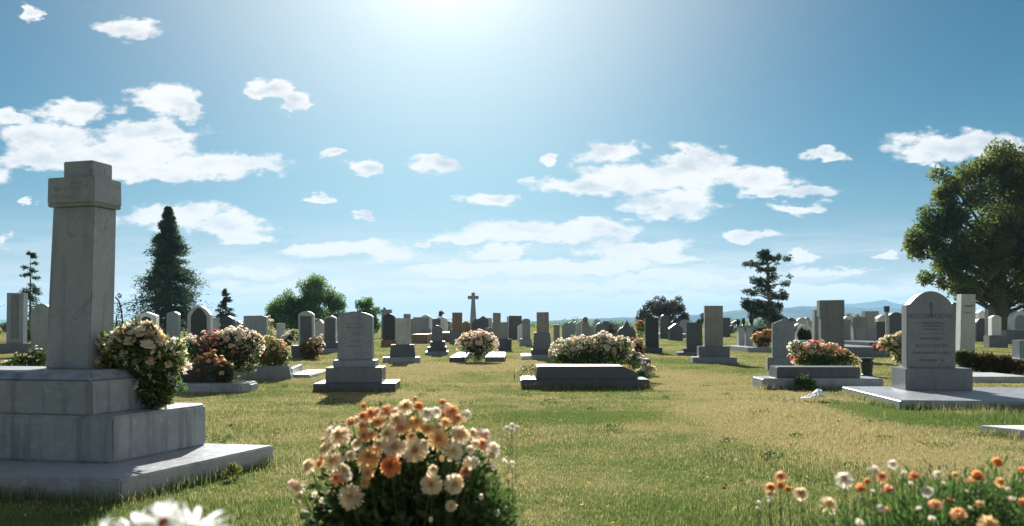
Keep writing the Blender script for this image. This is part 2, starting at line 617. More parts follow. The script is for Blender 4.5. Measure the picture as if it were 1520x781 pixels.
bm = bmesh.new()
prism_plan(bm, plan((-2.41, 4.9), 2.6, 1.48), -0.05, None, 0.14)
bm_obj('ground_slab', bm, M['slate'], mon, 0.010)
bm = bmesh.new()
prism_plan(bm, plan((-2.737, 5.45), 2.1, 1.0, cham=0.11), 0.138, None, 0.459)
bm_obj('lower_plinth', bm, M['marble_drip'], mon, 0.014)
bm = bmesh.new()
prism_plan(bm, plan((-2.924, 5.53), 1.6, 0.72), 0.457, None, 0.695)
prism_plan(bm, plan((-2.924, 5.53), 1.6, 0.72, 0.012), 0.697, plan((-2.924, 5.53), 1.6, 0.72, 0.11), 0.762)
bm_obj('upper_plinth', bm, M['marble_drip'], mon, 0.012)
l2, r2 = Vector((-0.966, 0.259)), Vector((0.259, 0.966))
bm = bmesh.new()
prism_plan(bm, plan((-3.135, 5.9), 0.40, 0.245, 0, l2, r2), 0.760, plan((-3.108, 5.92), 0.375, 0.232, 0, l2, r2), 1.975)
bm_obj('pillar', bm, M['marble'], mon, 0.008)
bm = bmesh.new()
prism_plan(bm, plan((-3.087, 5.877), 0.42, 0.278, 0, l2, r2), 1.973, plan((-3.08, 5.865), 0.425, 0.285, 0, l2, r2), 1.995)
prism_plan(bm, plan((-3.08, 5.865), 0.425, 0.285, 0, l2, r2), 1.996, plan((-3.08, 5.868), 0.42, 0.28, 0, l2, r2), 2.19)
cap = bm_obj('cap', bm, M['marble'], mon, 0.007)
bm = bmesh.new()
prism_plan(bm, plan((-3.131, 5.94), 0.262, 0.205, 0, l2, r2), 2.188, None, 2.318)
bm_obj('cap_block', bm, M['marble'], mon, 0.006)
ct = text_part(mon, [('-', -0.13, 0.145, 0.03, 1.2), ('. HYD', 0.035, 0.13, 0.035, 1.0), ('TN', -0.12, 0.088, 0.034, 1.0), ('CO ET', 0.02, 0.085, 0.038, 1.0),
                     ('UDTUnm', -0.055, 0.028, 0.036, 1.15)], M['engrave_marble'], -0.0012)
mid_ = Vector((-3.08, 5.866)) + l2 * 0.2125 - O0
for c_ in ct:
    c_.rotation_euler = (0, 0, math.atan2(-0.259, 0.966))
    c_.location = (mid_.x, mid_.y, 1.997)

# ---- other headstones, front to back ------------------------------
grave('grey headstone with peaked top leaning slightly behind the bush of pink and red flowers', 18.5, [
    ('plinth', 1143, 1181, 531, 0.42, 0.0, 'flat', 'grey', P0),
    ('tablet', 1148.5, 1180, 474, 0.16, 0.1, 'peak', 'bluegrey', CH(k=0.2))], R(-12), R(-1.5))
grave('tall narrow grey headstone with flat top on a two step base right of centre', 22.0, [
    ('ground_slab', 1033, 1097, 531, 1.0, 0.0, 'flat', 'bluegrey', P0),
    ('plinth', 1040, 1085, 514.5, 0.6, 0.2, 'flat', 'mid', P0),
    ('tablet', 1047.5, 1074, 454, 0.26, 0.34, 'flat', 'taupe', P0)], R(-8))
grave('charcoal headstone with flat rough top, beside the tall narrow grey one right of centre', 27.0, [
    ('ground_slab', 1008, 1047, 523, 0.7, 0.0, 'flat', 'mid', P0),
    ('plinth', 1016, 1046, 517, 0.45, 0.1, 'flat', 'dark', P0),
    ('tablet', 1020.5, 1043.5, 479, 0.22, 0.18, 'flat', 'dark', P0)], R(-6))
grave('slim black headstone with pale top edge, left of the round dark tree', 29.5, [
    ('plinth', 956, 984, 516, 0.5, 0.0, 'flat', 'dark', P0),
    ('tablet', 959, 978.5, 472, 0.25, 0.12, 'flat', 'black', P0)], R(-4))
grave('tall grey headstone on a big tapered dark base left of the white flower bed', 24.2, [
    ('ground_slab', 786, 824, 527, 0.95, 0.0, 'flat', 'slate', P0),
    ('step', 789, 820, 519, 0.75, 0.08, 'flat', 'dark', P0),
    ('plinth', 791.5, 820, 493.5, 0.55, 0.16, 'taper', 'mid', CH(k=0.09)),
    ('tablet', 797.8, 816, 463.5, 0.25, 0.25, 'flat', 'taupe', P0)], R(-2))
grave('pale fluted grey headstone with flat top on a tapered dark block and flat slab', 22.2, [
    ('ground_slab', 565, 620, 531, 0.9, 0.0, 'flat', 'slate', P0),
    ('plinth', 576, 614, 512, 0.6, 0.12, 'taper', 'dark', CH(k=0.05)),
    ('tablet', 586, 606.5, 472.5, 0.3, 0.22, 'flat', 'grey_lt', P0)], R(9))
grave('small dark headstone with curved top on a stepped base, left of the brown stone', 27.4, [
    ('ground_slab', 630, 664, 522, 0.8, 0.0, 'flat', 'bluegrey', P0),
    ('step', 634, 662, 515, 0.6, 0.1, 'flat', 'dark', P0),
    ('plinth', 638, 660, 507, 0.4, 0.16, 'flat', 'dark', P0),
    ('tablet', 641, 656.5, 483, 0.2, 0.22, 'seg', 'mid', CH(k=0.3))], R(3))
grave('tall brown sandstone headstone with dark lower half, left of the tall cross', 42, [
    ('plinth', 667, 688, 491, 0.5, 0.0, 'flat', 'mid', P0),
    ('tablet', 671, 685.5, 464, 0.3, 0.1, 'flat', 'brown', P0)])
grave('small brown headstone with pointed top, between the tall brown stone and the cross', 46, [
    ('headstone', 686, 697.5, 476.5, 0.3, 0.0, 'peak', 'brown', CH(k=0.3))])
grave('tall slim taupe headstone rising behind another right of the cross', 44, [
    ('headstone', 731, 742.5, 464.5, 0.35, 0.0, 'flat', 'taupe', P0)])
grave('grey headstone on a dark base in front of a taller one, right of the cross', 32, [
    ('plinth', 737, 759, 503, 0.55, 0.0, 'flat', 'dark', P0),
    ('tablet', 741, 754, 478.5, 0.25, 0.12, 'flat', 'grey', P0)], R(-3))
grave('blue grey headstone with flared foot, halfway between cross and the big tapered base', 38.5, [
    ('plinth', 770.5, 790.5, 503, 0.6, 0.0, 'taper', 'bluegrey', CH(k=0.08)),
    ('tablet', 775.5, 787.5, 473, 0.3, 0.12, 'seg', 'bluegrey', CH(k=0.15))])
grave('blue grey round topped headstone right of the big tapered base', 44, [
    ('headstone', 834.5, 847, 479, 0.3, 0.0, 'seg', 'bluegrey', CH(k=0.35))])
grave('small taupe headstone tucked against the right of the big tapered base', 40, [
    ('headstone', 822, 831, 482, 0.3, 0.0, 'flat', 'taupe', P0)])
o = grave('greenish square pillar with a small urn on top, above the white flower bed', 48, [
    ('shaft', 863.5, 874.5, 479, 0.42, 0.0, 'taper', 'taupe', CH(k=0.03)),
    ('urn', 865, 872.5, 470.5, 0.28, 0.05, 'seg', 'brown', CH(k=0.3))], name='pillar', cat='pillar')
grave('dark round headed headstone above the middle of the white flower bed', 47, [
    ('headstone', 884, 900.5, 479, 0.35, 0.0, 'round', 'mid', P0)])
grave('black headstone with pointed trefoil top and small white mark, left of the slim black one', 45, [
    ('tablet', 917.5, 944, 476, 0.35, 0.0, 'trefoil', 'dark', P0),
    ('finial', 930, 932, 474.8, 0.05, 0.1, 'flat', 'dark', P0)])

# ---- left side
grave('tall blue grey headstone on a broad dark base at the far left edge', 29.3, [
    ('plinth', -12, 47, 510, 0.9, 0.0, 'flat', 'mid', P0),
    ('tablet', 9, 32, 435, 0.35, 0.25, 'flat', 'bluegrey', CH(panel=dict(inset=0.5, top=.12, bot=.3, shape='flat', mat='mid')))], R(8))
grave('plain pale grey headstone with arched top, behind the left pillar monument', 27, [
    ('headstone', 46, 78, 451, 0.25, 0.0, 'seg', 'grey', CH(k=0.4))], R(6))
# gabled stone with an arched opening
d = 32
root = thing('headstone', 'pale gabled headstone with a dark arched niche, in front of the tall conifer', 'headstone', (wx(217, d), d, 0), R(10))
bm = bmesh.new()
prism_front(bm, top_outline(-0.37, 0.37, -0.04, wz(463, d), 'peak', 0.2), 0, 0.5)
bm_obj('tablet', bm, M['white'], root, 0.01)
bm = bmesh.new()
prism_front(bm, top_outline(-0.20, 0.20, 0.3, wz(470, d), 'round'), -0.012, 0.02)
bm_obj('niche', bm, M['black'], root, 0.003)
grave('small green grey block headstone just right of the iron arch', 33, [('headstone', 191, 204, 477, 0.3, 0, 'flat', 'mid', P0)])
grave('blue grey headstone with gently curved top, left of the big arched stone', 30, [('headstone', 246, 263.5, 462.5, 0.25, 0, 'seg', 'bluegrey', CH(k=0.22))], R(5))
grave('large pale arched headstone with a dark arched panel, right of the tall conifer', 29, [
    ('plinth', 274, 316, 508, 0.7, 0.0, 'flat', 'mid', P0),
    ('tablet', 278.5, 311, 454, 0.4, 0.15, 'seg', 'grey_lt', CH(k=0.42, panel=dict(inset=0.30, top=0.10, bot=0.05, shape='seg', k=0.6, mat='black')))], R(7))
grave('plain blue grey slab adjoining the right side of the big arched stone', 30.5, [('headstone', 311.5, 322, 472, 0.3, 0, 'flat', 'bluegrey', P0)], R(5))
grave('black headstone with rounded top in front of the small conifer', 33, [('headstone', 327.5, 345.5, 469, 0.3, 0, 'seg', 'black', CH(k=0.25))])
grave('small pale weathered stump headstone beside the black round topped one', 35, [('headstone', 346.5, 357, 476, 0.3, 0, 'peak', 'bluegrey', CH(k=0.35))])
grave('grey headstone with slightly domed top, left of the leafy green trees', 31, [('headstone', 375.5, 394.5, 468.5, 0.35, 0, 'seg', 'bluegrey', CH(k=0.1))], R(8))
grave('narrow pale grey post headstone in front of the leafy green trees', 34, [('headstone', 410.5, 421, 480, 0.3, 0, 'flat', 'grey_lt', P0)])
grave('pale framed headstone with dark panel and domed top standing on a dark block', 25.5, [
    ('plinth', 431, 467, 513, 0.6, 0.0, 'flat', 'dark', P0),
    ('tablet', 442.5, 465, 462, 0.4, 0.12, 'seg', 'grey_lt', CH(k=0.22, panel=dict(inset=0.26, top=0.32, bot=0.05, shape='flat', mat='dark')))], R(8))
grave('dark panelled headstone with pale domed rim, closest behind the grey headstone left of centre', 30, [
    ('ground_slab', 474, 502, 517, 0.8, 0.0, 'flat', 'bluegrey', P0),
    ('plinth', 477, 500, 508, 0.55, 0.12, 'flat', 'dark', P0),
    ('tablet', 479.5, 497.5, 468.5, 0.35, 0.2, 'seg', 'grey_lt', CH(k=0.22, panel=dict(inset=0.16, top=0.16, bot=0.04, shape='seg', k=0.15, mat='dark')))], R(7))
grave('pale sloping sided slab stone between the two dark panelled headstones', 34, [('headstone', 466, 480, 474, 0.5, 0, 'peak', 'grey_lt', CH(k=0.5))])
grave('dark green rounded headstone on a brick base, behind the pale fluted headstone', 38.5, [
    ('brick_base', 565.5, 590, 504.5, 0.6, 0.0, 'flat', 'brick', P0),
    ('tablet', 568, 585.5, 465.5, 0.35, 0.1, 'seg', 'black', CH(k=0.3))])
o = grave('bluish block monument with a small upright figure, behind the dark green rounded stone', 60, [
    ('block', 566, 580.5, 459.5, 0.5, 0, 'flat', 'bluegrey', P0),
    ('figure', 568.5, 572, 456, 0.25, 0.1, 'round', 'bluegrey', P0)], name='monument', cat='monument')
grave('slim grey headstone peeking out right of the pale fluted headstone', 41, [('headstone', 598.5, 608, 466, 0.35, 0, 'flat', 'bluegrey', P0)])
grave('short blue grey headstone with flat top standing alone left of the small dark tree', 70, [
    ('headstone', 616.5, 627.5, 477.5, 0.6, 0, 'flat', 'bluegrey', P0)])
# ---- right side
grave('tall dark two part headstone rising behind the pink and red flowers', 24, [
    ('tablet', 1221, 1254, 470, 0.3, 0.0, 'flat', 'mid', P0),
    ('top_block', 1219.5, 1255, 445.5, 0.34, -0.02, 'flat', 'mid', P0)], R(-7))
grave('brownish flat headstone close behind the tall dark two part headstone', 28, [('headstone', 1209.5, 1224, 460, 0.3, 0, 'flat', 'taupe', P0)], R(-5))
grave('tall white square column with two dark bands, right of the shouldered headstone', 25.5, [
    ('shaft', 1427.5, 1448, 436.5, 0.42, 0.0, 'taper', 'grey_lt', CH(k=0.02, tmat='engrave_faint', text=[('IIIIIIIIII', 0, 0.80, 0.035, 1.0), ('UNDORIN', 0, 0.71, 0.018, 1.0)]))], R(-9), name='column', cat='column')
grave('dark headstone with round knob top hidden behind the shouldered headstone', 33, [('headstone', 1413, 1425, 449, 0.35, 0, 'round', 'mid', P0)], R(-5))
grave('grey block headstone with a recessed panel, behind the tall dark two part stone', 42, [
    ('tablet', 1268.5, 1289, 470.5, 0.5, 0, 'flat', 'taupe', CH(panel=dict(inset=.35, top=.75, bot=.2, shape='flat', mat='grey')))], R(-7))
grave('broad pale grey wall headstone in the hazy rows right of centre', 62, [('headstone', 1284.5, 1305, 462, 0.6, 0, 'flat', 'grey', P0)])
grave('small blue grey headstone with pale left edge right of the panelled block', 44, [('headstone', 1287.5, 1301.5, 487, 0.4, 0, 'flat', 'bluegrey', P0)], R(-8))
grave('dark low headstone between the panelled block and the lamp topped post', 50, [('headstone', 1301.5, 1315, 477.5, 0.4, 0, 'flat', 'dark', P0)])
o = grave('thin pale post with a dark lantern shaped head, left of the shouldered headstone', 44, [
    ('post', 1315.8, 1319.6, 463, 0.14, 0, 'flat', 'grey_lt', P0),
    ('lantern_head', 1315.2, 1320.6, 454.5, 0.2, -0.03, 'taper', 'black', CH(k=-0.1))], name='post', cat='post')
grave('wide dark headstone with rounded top next to the shouldered headstone', 46, [('headstone', 1321, 1341, 463.5, 0.4, 0, 'seg', 'dark', CH(k=0.2))])
# pedestal with urns
d = 33
root = thing('pedestal', 'pale twin column pedestal carrying a dark ledge, in front of the lone pine', 'pedestal', (wx(1112, d), d, 0), R(-4))
for xa, xb in ((1097, 1105.5), (1107.5, 1117.5)):
    bm = bmesh.new()
    prism_plan(bm, [(wx(xa, d) - wx(1112, d), 0), (wx(xb, d) - wx(1112, d), 0), (wx(xb, d) - wx(1112, d), .4), (wx(xa, d) - wx(1112, d), .4)], -0.03, None, wz(487, d))
    bm_obj('column', bm, M['grey_lt'], root, 0.008)
bm = bmesh.new()
a, b = wx(1093, d) - wx(1112, d), wx(1133, d) - wx(1112, d)
prism_plan(bm, [(a, -.06), (b, -.06), (b, .5), (a, .5)], wz(487, d) - .002, None, wz(483.5, d))
bm_obj('ledge', bm, M['bluegrey'], root, 0.006)
for k, (xa, xb, yt, lb) in enumerate(((1093.5, 1101, 474, 'square dark urn at the left end of the twin column pedestal'), (1103, 1108.5, 472.5, 'slim dark urn in the middle of the twin column pedestal'),
                                      (1114, 1121, 464, 'tallest dark urn at the right of the twin column pedestal'))):
    bm = bmesh.new()
    rr = (wx(xb, d) - wx(xa, d)) / 2
    z0, z1 = wz(483.5, d), wz(yt, d)
    hh = z1 - z0
    tube(bm, [(0, 0, 0), (0, 0, hh * .06), (0, 0, hh * .12), (0, 0, hh * .4), (0, 0, hh * .75), (0, 0, hh * .85), (0, 0, hh)], [rr * .8, rr * .8, rr * .5, rr, rr * .95, rr * .7, rr * .85], 14)
    o = bm_obj('urn', bm, M['black'], None, 0)
    o.location = (wx((xa + xb) / 2, d), d + .2, z0 + .001)
    tag(o, lb, 'urn', 'dark urns on the twin column pedestal')


def ledger(label, x0, x1, yf, yb, h, mat, name='ledger_stone', yaw=0.0, bev=0.012):
    d = gd(yf)
    db = gd(yb)
    cx, cy = wx((x0 + x1) / 2, d), (d + db) / 2
    hw, hd = (wx(x1, d) - wx(x0, d)) / 2, (db - d) / 2
    bm = bmesh.new()
    prism_plan(bm, [(-hw, -hd), (hw, -hd), (hw, hd), (-hw, hd)], -0.04, None, h)
    o = bm_obj(name, bm, M[mat], None, bev)
    o.location = (cx, cy, 0)
    o.rotation_euler = (0, 0, yaw)
    tag(o, label, 'ledger stone', 'low ledger stones in the grass')
    return o


ledger('low grey ledger stone beside the yellow flowers near the lone pine', 1110, 1149, 523, 519, 0.18, 'slate')
ledger('pale low kerb stone in front of the dark reddish shrub at right', 1436, 1535, 568, 561, 0.11, 'grey_lt')
ledger('small pale slab in the grass left of the big tapered base', 774, 789, 534, 530, 0.12, 'white')
ledger('dark kerb stone in the grass at the right end of the white flower bed', 945, 966, 545, 538, 0.2, 'mid')
ledger('pale half round slab in the grass right of the pale grave kerb', 425, 460, 561, 553, 0.07, 'grey_lt', bev=0.02)
ledger('dark broken slab at the left foot of the round pink flower mound', 667, 690, 538, 530, 0.15, 'dark')
ledger('dark broken slab at the right foot of the round pink flower mound', 720, 749, 537, 529, 0.14, 'mid')
ledger('dark low slab behind the black flower vase at right', 1262, 1322, 530, 522, 0.32, 'mid')
ledger('long brownish low wall block left of the small dark headstone', 610, 634, 510, 506, 0.5, 'brown')
ledger('second brownish low wall block touching the small dark headstone, nearest the thin conifer', 646, 668, 508, 504, 0.55, 'brown')
ledger('low grey ledger behind the white square column at right', 1446, 1535, 507, 503, 0.5, 'slate')
ledger('long pale kerb far behind, right of the slim black headstone', 985, 1030, 502, 499.5, 0.3, 'grey')
ledger('low dark ledger under the shouldered headstone rows, left of lantern post', 1290, 1345, 519, 515, 0.3, 'dark')

# pale kerbed grave left, with planter
d = 15.6
root = thing('grave_kerb', 'pale blue grey grave kerb with sloping end behind the left flower bank', 'grave kerb', (wx(385, d), d, 0), R(8))
bm = bmesh.new()
prism_front(bm, [(wx(338, d) - wx(385, d), -.04), (wx(432, d) - wx(385, d), -.04), (wx(427, d) - wx(385, d), wz(543, d)), (wx(338, d) - wx(385, d), wz(546, d))], 0, 0.28)
bm_obj('front_kerb', bm, M['bluegrey'], root, 0.012)
bm = bmesh.new()
prism_plan(bm, [(wx(425, d) - wx(385, d), .28), (wx(430, d) - wx(385, d) , .28), (wx(430, d) - wx(385, d), 1.9), (wx(425, d) - wx(385, d), 1.9)], -.04, None, 0.2)
bm_obj('side_kerb', bm, M['bluegrey'], root, 0.012)
d = 12.6
bm = bmesh.new()
prism_plan(bm, [(-0.62, 0), (0.55, 0.06), (0.68, 0.2), (0.66, 0.62), (0.5, 0.75), (-0.62, 0.7)], -0.04, None, 0.14)
o = bm_obj('grave_slab', bm, M['slate'], None, 0.03, 3)
o.location = (wx(303, d), d, 0)
tag(o, 'low blue grey slab with rounded end under the brown plant, right of the pillar monument', 'grave slab')
d = 12.8
bm = bmesh.new()
prism_plan(bm, [(-.28, 0), (.28, 0), (.28, .4), (-.28, .4)], 0, [(-.34, -.04), (.34, -.04), (.34, .46), (-.34, .46)], 0.3)
o = bm_obj('planter', bm, M['black'], None, 0.012)
o.location = (wx(292, d), d + .1, 0.142)
tag(o, 'dark stone planter box holding the rusty brown plant', 'planter')

# cross
d = 74
root = thing('cross_monument', 'tall grey stone cross on a tapering shaft, standing against the sky', 'cross', (wx(702.5, d), d, 0), R(-3))
zc = wz(441.5, d)
zt = wz(434.5, d)
bm = bmesh.new()
prism_plan(bm, [(-.33, -.27), (.33, -.27), (.33, .27), (-.33, .27)], 0.45, [(-.16, -.14), (.16, -.14), (.16, .14), (-.16, .14)], zc - .2)
prism_plan(bm, [(-.16, -.14), (.16, -.14), (.16, .14), (-.16, .14)], zc - .201, None, zt)
bm_obj('shaft', bm, M['grey'], root, 0.01)
for s in (-1, 1):
    bm = bmesh.new()
    prism_plan(bm, [(s * .162, -.13), (s * .5, -.13), (s * .5, .13), (s * .162, .13)], zc - .17, None, zc + .14)
    bm_obj('cross_arm', bm, M['grey'], root, 0.01)
bm = bmesh.new()
prism_plan(bm, [(-.5, -.45), (.5, -.45), (.5, .45), (-.5, .45)], -0.05, None, 0.452)
bm_obj('plinth', bm, M['grey'], root, 0.02)

# wrought iron arch behind the pillar
d = 17.5
root = thing('iron_trellis', 'dark wrought iron trellis arch with scrolls behind the left pillar monument', 'trellis', (wx(160, d), d, 0), R(4))
px1 = lambda x: wx(x, d) - wx(160, d)
for xx in (148, 172.5):
    bm = bmesh.new()
    tube(bm, [(px1(xx), 0, 0), (px1(xx), 0, wz(470, d))], 0.014, 8)
    bm_obj('upright', bm, M['iron'], root)
bm = bmesh.new()
tube(bm, [(px1(181), 0, 0), (px1(181.5), 0, wz(480, d)), (px1(179.5), 0, wz(460, d)), (px1(176), 0, wz(447, d)), (px1(171), 0, wz(441, d))], 0.016, 8)
bm_obj('curved_rail', bm, M['iron'], root)
bm = bmesh.new()
tube(bm, [(px1(139), 0, 0), (px1(138.5), 0, wz(480, d)), (px1(140.5), 0, wz(460, d)), (px1(144), 0, wz(447, d)), (px1(149), 0, wz(441, d))], 0.016, 8)
bm_obj('curved_rail', bm, M['iron'], root)


def spiral(bm, cx, cz, r0, a0, turns, dirn=1):
    pts = []
    n = int(14 * turns)
    for i in range(n + 1):
        t = i / n
        a = a0 + dirn * 2 * PI * turns * t
        rr = r0 * (1 - 0.82 * t)
        pts.append((cx + math.cos(a) * rr, 0, cz + math.sin(a) * rr))
    tube(bm, pts, 0.012, 6)


def scroll(*a):
    b_ = bmesh.new()
    spiral(b_, *a)
    bm_obj('scroll', b_, M['iron'], root)


scroll(px1(176.5), wz(438.5, d), 0.055, -PI * .6, 1.6)
scroll(px1(143.5), wz(438.5, d), 0.055, -PI * .4, 1.6, -1)
for k in range(9):
    yy = 452 + k * 9
    scroll(px1(176.5), wz(yy, d), 0.062, PI * .5 * k, 1.4, 1 if k % 2 else -1)
    scroll(px1(143.5), wz(yy, d), 0.062, PI * .5 * k, 1.4, -1 if k % 2 else 1)
for k in range(7):
    bm = bmesh.new()
    tube(bm, [(px1(148), 0, wz(450 + 15 * k, d)), (px1(172.5), 0, wz(450 + 15 * k, d))], 0.009, 6)
    bm_obj('crossbar', bm, M['iron'], root)


# black vase beside flowers
d = 16.6
bm = bmesh.new()
rr = 0.125
tube(bm, [(0, 0, 0), (0, 0, .03), (0, 0, .05), (0, 0, .30), (0, 0, .33), (0, 0, .37), (0, 0, .38)], [rr * .9, rr * .92, rr * .8, rr * .98, rr * .85, rr * 1.1, rr * 1.06], 20)
o = bm_obj('flower_vase', bm, M['black'], None, 0, smooth=False)
o.location = (wx(1287, d), d, 0)
tag(o, 'black cylindrical stone vase with a rim beside the pink and red flowers', 'vase')

# crumpled paper
bm = bmesh.new()
nx, ny = 16, 8
gv = [[None] * (ny + 1) for _ in range(nx + 1)]
for i in range(nx + 1):
    for j in range(ny + 1):
        u, v = i / nx, j / ny
        ridge = 0.10 * math.exp(-((u - 0.78) / 0.16) ** 2) + 0.07 * math.exp(-((u - 0.5) / 0.28) ** 2)
        z = 0.045 + ridge * (0.45 + 0.55 * math.sin(PI * v)) + random.uniform(-.011, .011)
        gv[i][j] = bm.verts.new(((u - .5) * 0.33 + .02 * math.sin(v * 5), (v - .5) * 0.20 * (0.5 + u * .7) + .02 * math.sin(u * 9), z))
for i in range(nx):
    for j in range(ny):
        bm.faces.new((gv[i][j], gv[i + 1][j], gv[i + 1][j + 1], gv[i][j + 1]))
o = bm_obj('crumpled_paper', bm, M['paper'])
so = o.modifiers.new('thickness', 'SOLIDIFY')
so.thickness = 0.004
d = gd(596)
o.location = (wx(1207, d), d, 0)
o.rotation_euler = (0, 0, R(8))
tag(o, 'crumpled white paper lying on the grass in front of the right headstone', 'paper')


# ------------------------------------------------------------------ leaves, blooms and plants
def leaf_quads(Pn, axis, side, length, width, fold=0.0):
    """Pn base points (n,3); one rhombic leaf each -> V, idx, sizes"""
    n = len(Pn)
    l = length[:, None]
    w = width[:, None]
    a = Pn
    b = Pn + axis * l * 0.45 + side * w * 0.5
    c = Pn + axis * l
    d = Pn + axis * l * 0.45 - side * w * 0.5
    V = np.stack([a, b, c, d], axis=1).reshape(-1, 3)
    idx = np.arange(n * 4)
    return V, idx, np.full(n, 4)


def unit(v):
    return v / np.maximum(np.linalg.norm(v, axis=1, keepdims=True), 1e-9)


def rand_dirs(n):
    return unit(rng.normal(size=(n, 3)))


def side_of(axis):
    r_ = rand_dirs(len(axis))
    return unit(np.cross(axis, r_))


def foliage_obj(name, centers, radii, n, size, mat, parent, up=0.5, shell=0.5, lw=0.35, stems=0, base=None, thin=1.0):
    """leaf faces through a union of ellipsoids (centers (k,3), radii (k,3))"""
    centers = np.asarray(centers, float)
    radii = np.asarray(radii, float)
    vol = radii.prod(axis=1) ** 0.75
    pick = rng.choice(len(centers), n, p=vol / vol.sum())
    dirs = rand_dirs(n)
    rr = rng.random(n) ** shell
    rr *= rng.normal(1.0, 0.09, n)
    Pn = centers[pick] + dirs * radii[pick] * rr[:, None]
    Pn[:, 2] = np.maximum(Pn[:, 2], 0.01)
    axis = unit(dirs * 0.8 + rand_dirs(n) * 0.8 + np.array([0, 0, up]))
    V, idx, sz = leaf_quads(Pn, axis, side_of(axis), rng.uniform(0.6, 1.3, n) * size, rng.uniform(0.7, 1.3, n) * size * lw)
    if stems and base is not None:
        k = stems
        j = rng.integers(0, n, k)
        A = np.asarray(base, float) + rng.normal(0, 1, (k, 3)) * np.array([radii[:, 0].max() * .25, radii[:, 1].max() * .25, 0])
        B = Pn[j]
        ax = unit(B - A)
        sd = side_of(ax)
        w = 0.0035 * thin
        S = np.stack([A - sd * w, A + sd * w, B + sd * w * .6, B - sd * w * .6], axis=1).reshape(-1, 3)
        idx = np.concatenate([idx, np.arange(k * 4) + len(V)])
        V = np.concatenate([V, S])
        sz = np.concatenate([sz, np.full(k, 4)])
    return fast_mesh(name, V, idx, sz, mat, parent)


def petal_ring(V, Fc, mi, n, r0, r1, elev, width, curl, m, jit=0.15, z0=0.0):
    for k in range(n):
        a = 2 * PI * (k + random.uniform(-jit, jit) * 2) / n
        e = elev + random.uniform(-0.18, 0.18)
        ln = (r1 - r0) * random.uniform(0.86, 1.08)
        ca, sa = math.cos(a), math.sin(a)
        base = len(V)
        for (t, wv) in ((0, 0.45), (0.55, 1.0), (0.9, 0.8), (1.0, 0.25)):
            ee = e + curl * t
            rr = r0 + ln * t * math.cos(ee)
            zz = z0 + ln * t * math.sin(ee)
            hw = width * wv * 0.5
            for s in (-1, 1):
                V.append((ca * rr - sa * hw * s, sa * rr + ca * hw * s, zz + 0.03 * (1 - abs(s))))
        for q in range(3):
            b = base + q * 2
            Fc.append((b, b + 1, b + 3, b + 2))
            mi.append(m)


def disc_dome(V, Fc, mi, r, h, m, z0=0.0, n=10):
    b = len(V)
    V.append((0, 0, z0 + h))
    for (rk, hk) in ((0.5, 0.85), (1.0, 0.2)):
        for k in range(n):
            a = 2 * PI * k / n
            V.append((math.cos(a) * r * rk, math.sin(a) * r * rk, z0 + h * hk))
    for k in range(n):
        Fc.append((b, b + 1 + k, b + 1 + (k + 1) % n))
        mi.append(m)
        Fc.append((b + 1 + k, b + 1 + n + k, b + 1 + n + (k + 1) % n, b + 1 + (k + 1) % n))
        mi.append(m)


def bloom_mesh(name, kind, mats, seed):
    random.seed(seed)
    V, Fc, mi = [], [], []
    dv, cv, wv_ = random.uniform(-.28, .22), random.uniform(-.25, .2), random.uniform(.8, 1.15)
    if kind == 'mum':      # open chrysanthemum, darker middle
        for (n_, r0, r1, el, w_, cu, mm_, z_) in ((26, .15, 1.0, -.06, .20, -.25, 0, 0), (25, .12, .93, .22, .19, -.12, 0, .02), (22, .10, .82, .46, .18, .05, 0, .04), (19, .08, .66, .72, .16, .25, 0, .05), (15, .05, .50, .98, .15, .4, 1, .06), (12, .03, .38, 1.22, .13, .6, 1, .06)):
            petal_ring(V, Fc, mi, n_ - random.randint(0, 4), r0, r1 * random.uniform(.9, 1.06), el + dv * (1 - r0 * 2), w_ * wv_, cu + cv, mm_, 0.35, z_)
        disc_dome(V, Fc, mi, 0.12, 0.25, 2, 0.05)
    elif kind == 'ball':   # closed round bloom
        for e, n_, ln in ((-0.35, 16, 0.75), (0.1, 18, 0.85), (0.5, 16, 0.85), (0.9, 14, 0.8), (1.25, 10, 0.75)):
            petal_ring(V, Fc, mi, n_, 0.1, ln, e, 0.28, 0.55, 0 if e < 0.8 else 1)
        disc_dome(V, Fc, mi, 0.3, 0.6, 1, 0)
    elif kind == 'daisy':
        petal_ring(V, Fc, mi, 19, 0.2, 1.0, 0.30, 0.15, -0.2, 0, 0.4)
        petal_ring(V, Fc, mi, 15, 0.2, 0.95, 0.75, 0.13, -0.2, 0, 0.4, z0=0.02)
        petal_ring(V, Fc, mi, 7, 0.2, 0.9, -0.35, 0.14, -0.2, 0, 0.4)
        disc_dome(V, Fc, mi, 0.27, 0.2, 2, 0.02)
    elif kind == 'small':
        petal_ring(V, Fc, mi, 9, 0.1, 1.0, 0.25, 0.5, 0.1, 0)
        petal_ring(V, Fc, mi, 7, 0.05, 0.7, 0.8, 0.4, 0.2, 1)
    me = bpy.data.meshes.new(name)
    me.from_pydata(V, [], Fc)
    for m in mats:
        me.materials.append(m)
    me.polygons.foreach_set('material_index', np.asarray(mi, dtype=np.int32))
    me.update()
    return me


BL = {}
inner = dict(W='C', C='Y', Y='P', P='O', O='O', K='C', R='R', B='B', V='V', D='D')
for k in PET:
    if k == 'D':
        BL[('daisy', k)] = [bloom_mesh('bloom', 'daisy', (PET['D'], PET['D'], M['disc_red']), 90 + s) for s in range(2)]
        continue
    BL[('mum', k)] = [bloom_mesh('bloom', 'mum', (PET[k], PET[inner[k]], M['disc']), 10 * s + ord(k)) for s in range(5)]
    BL[('ball', k)] = [bloom_mesh('bloom', 'ball', (PET[k], PET[inner[k]], M['disc']), 20 * s + ord(k)) for s in range(1)]
    BL[('small', k)] = [bloom_mesh('bloom', 'small', (PET[k], PET[inner[k]], M['disc']), 30 * s + ord(k)) for s in range(2)]
random.seed(11)


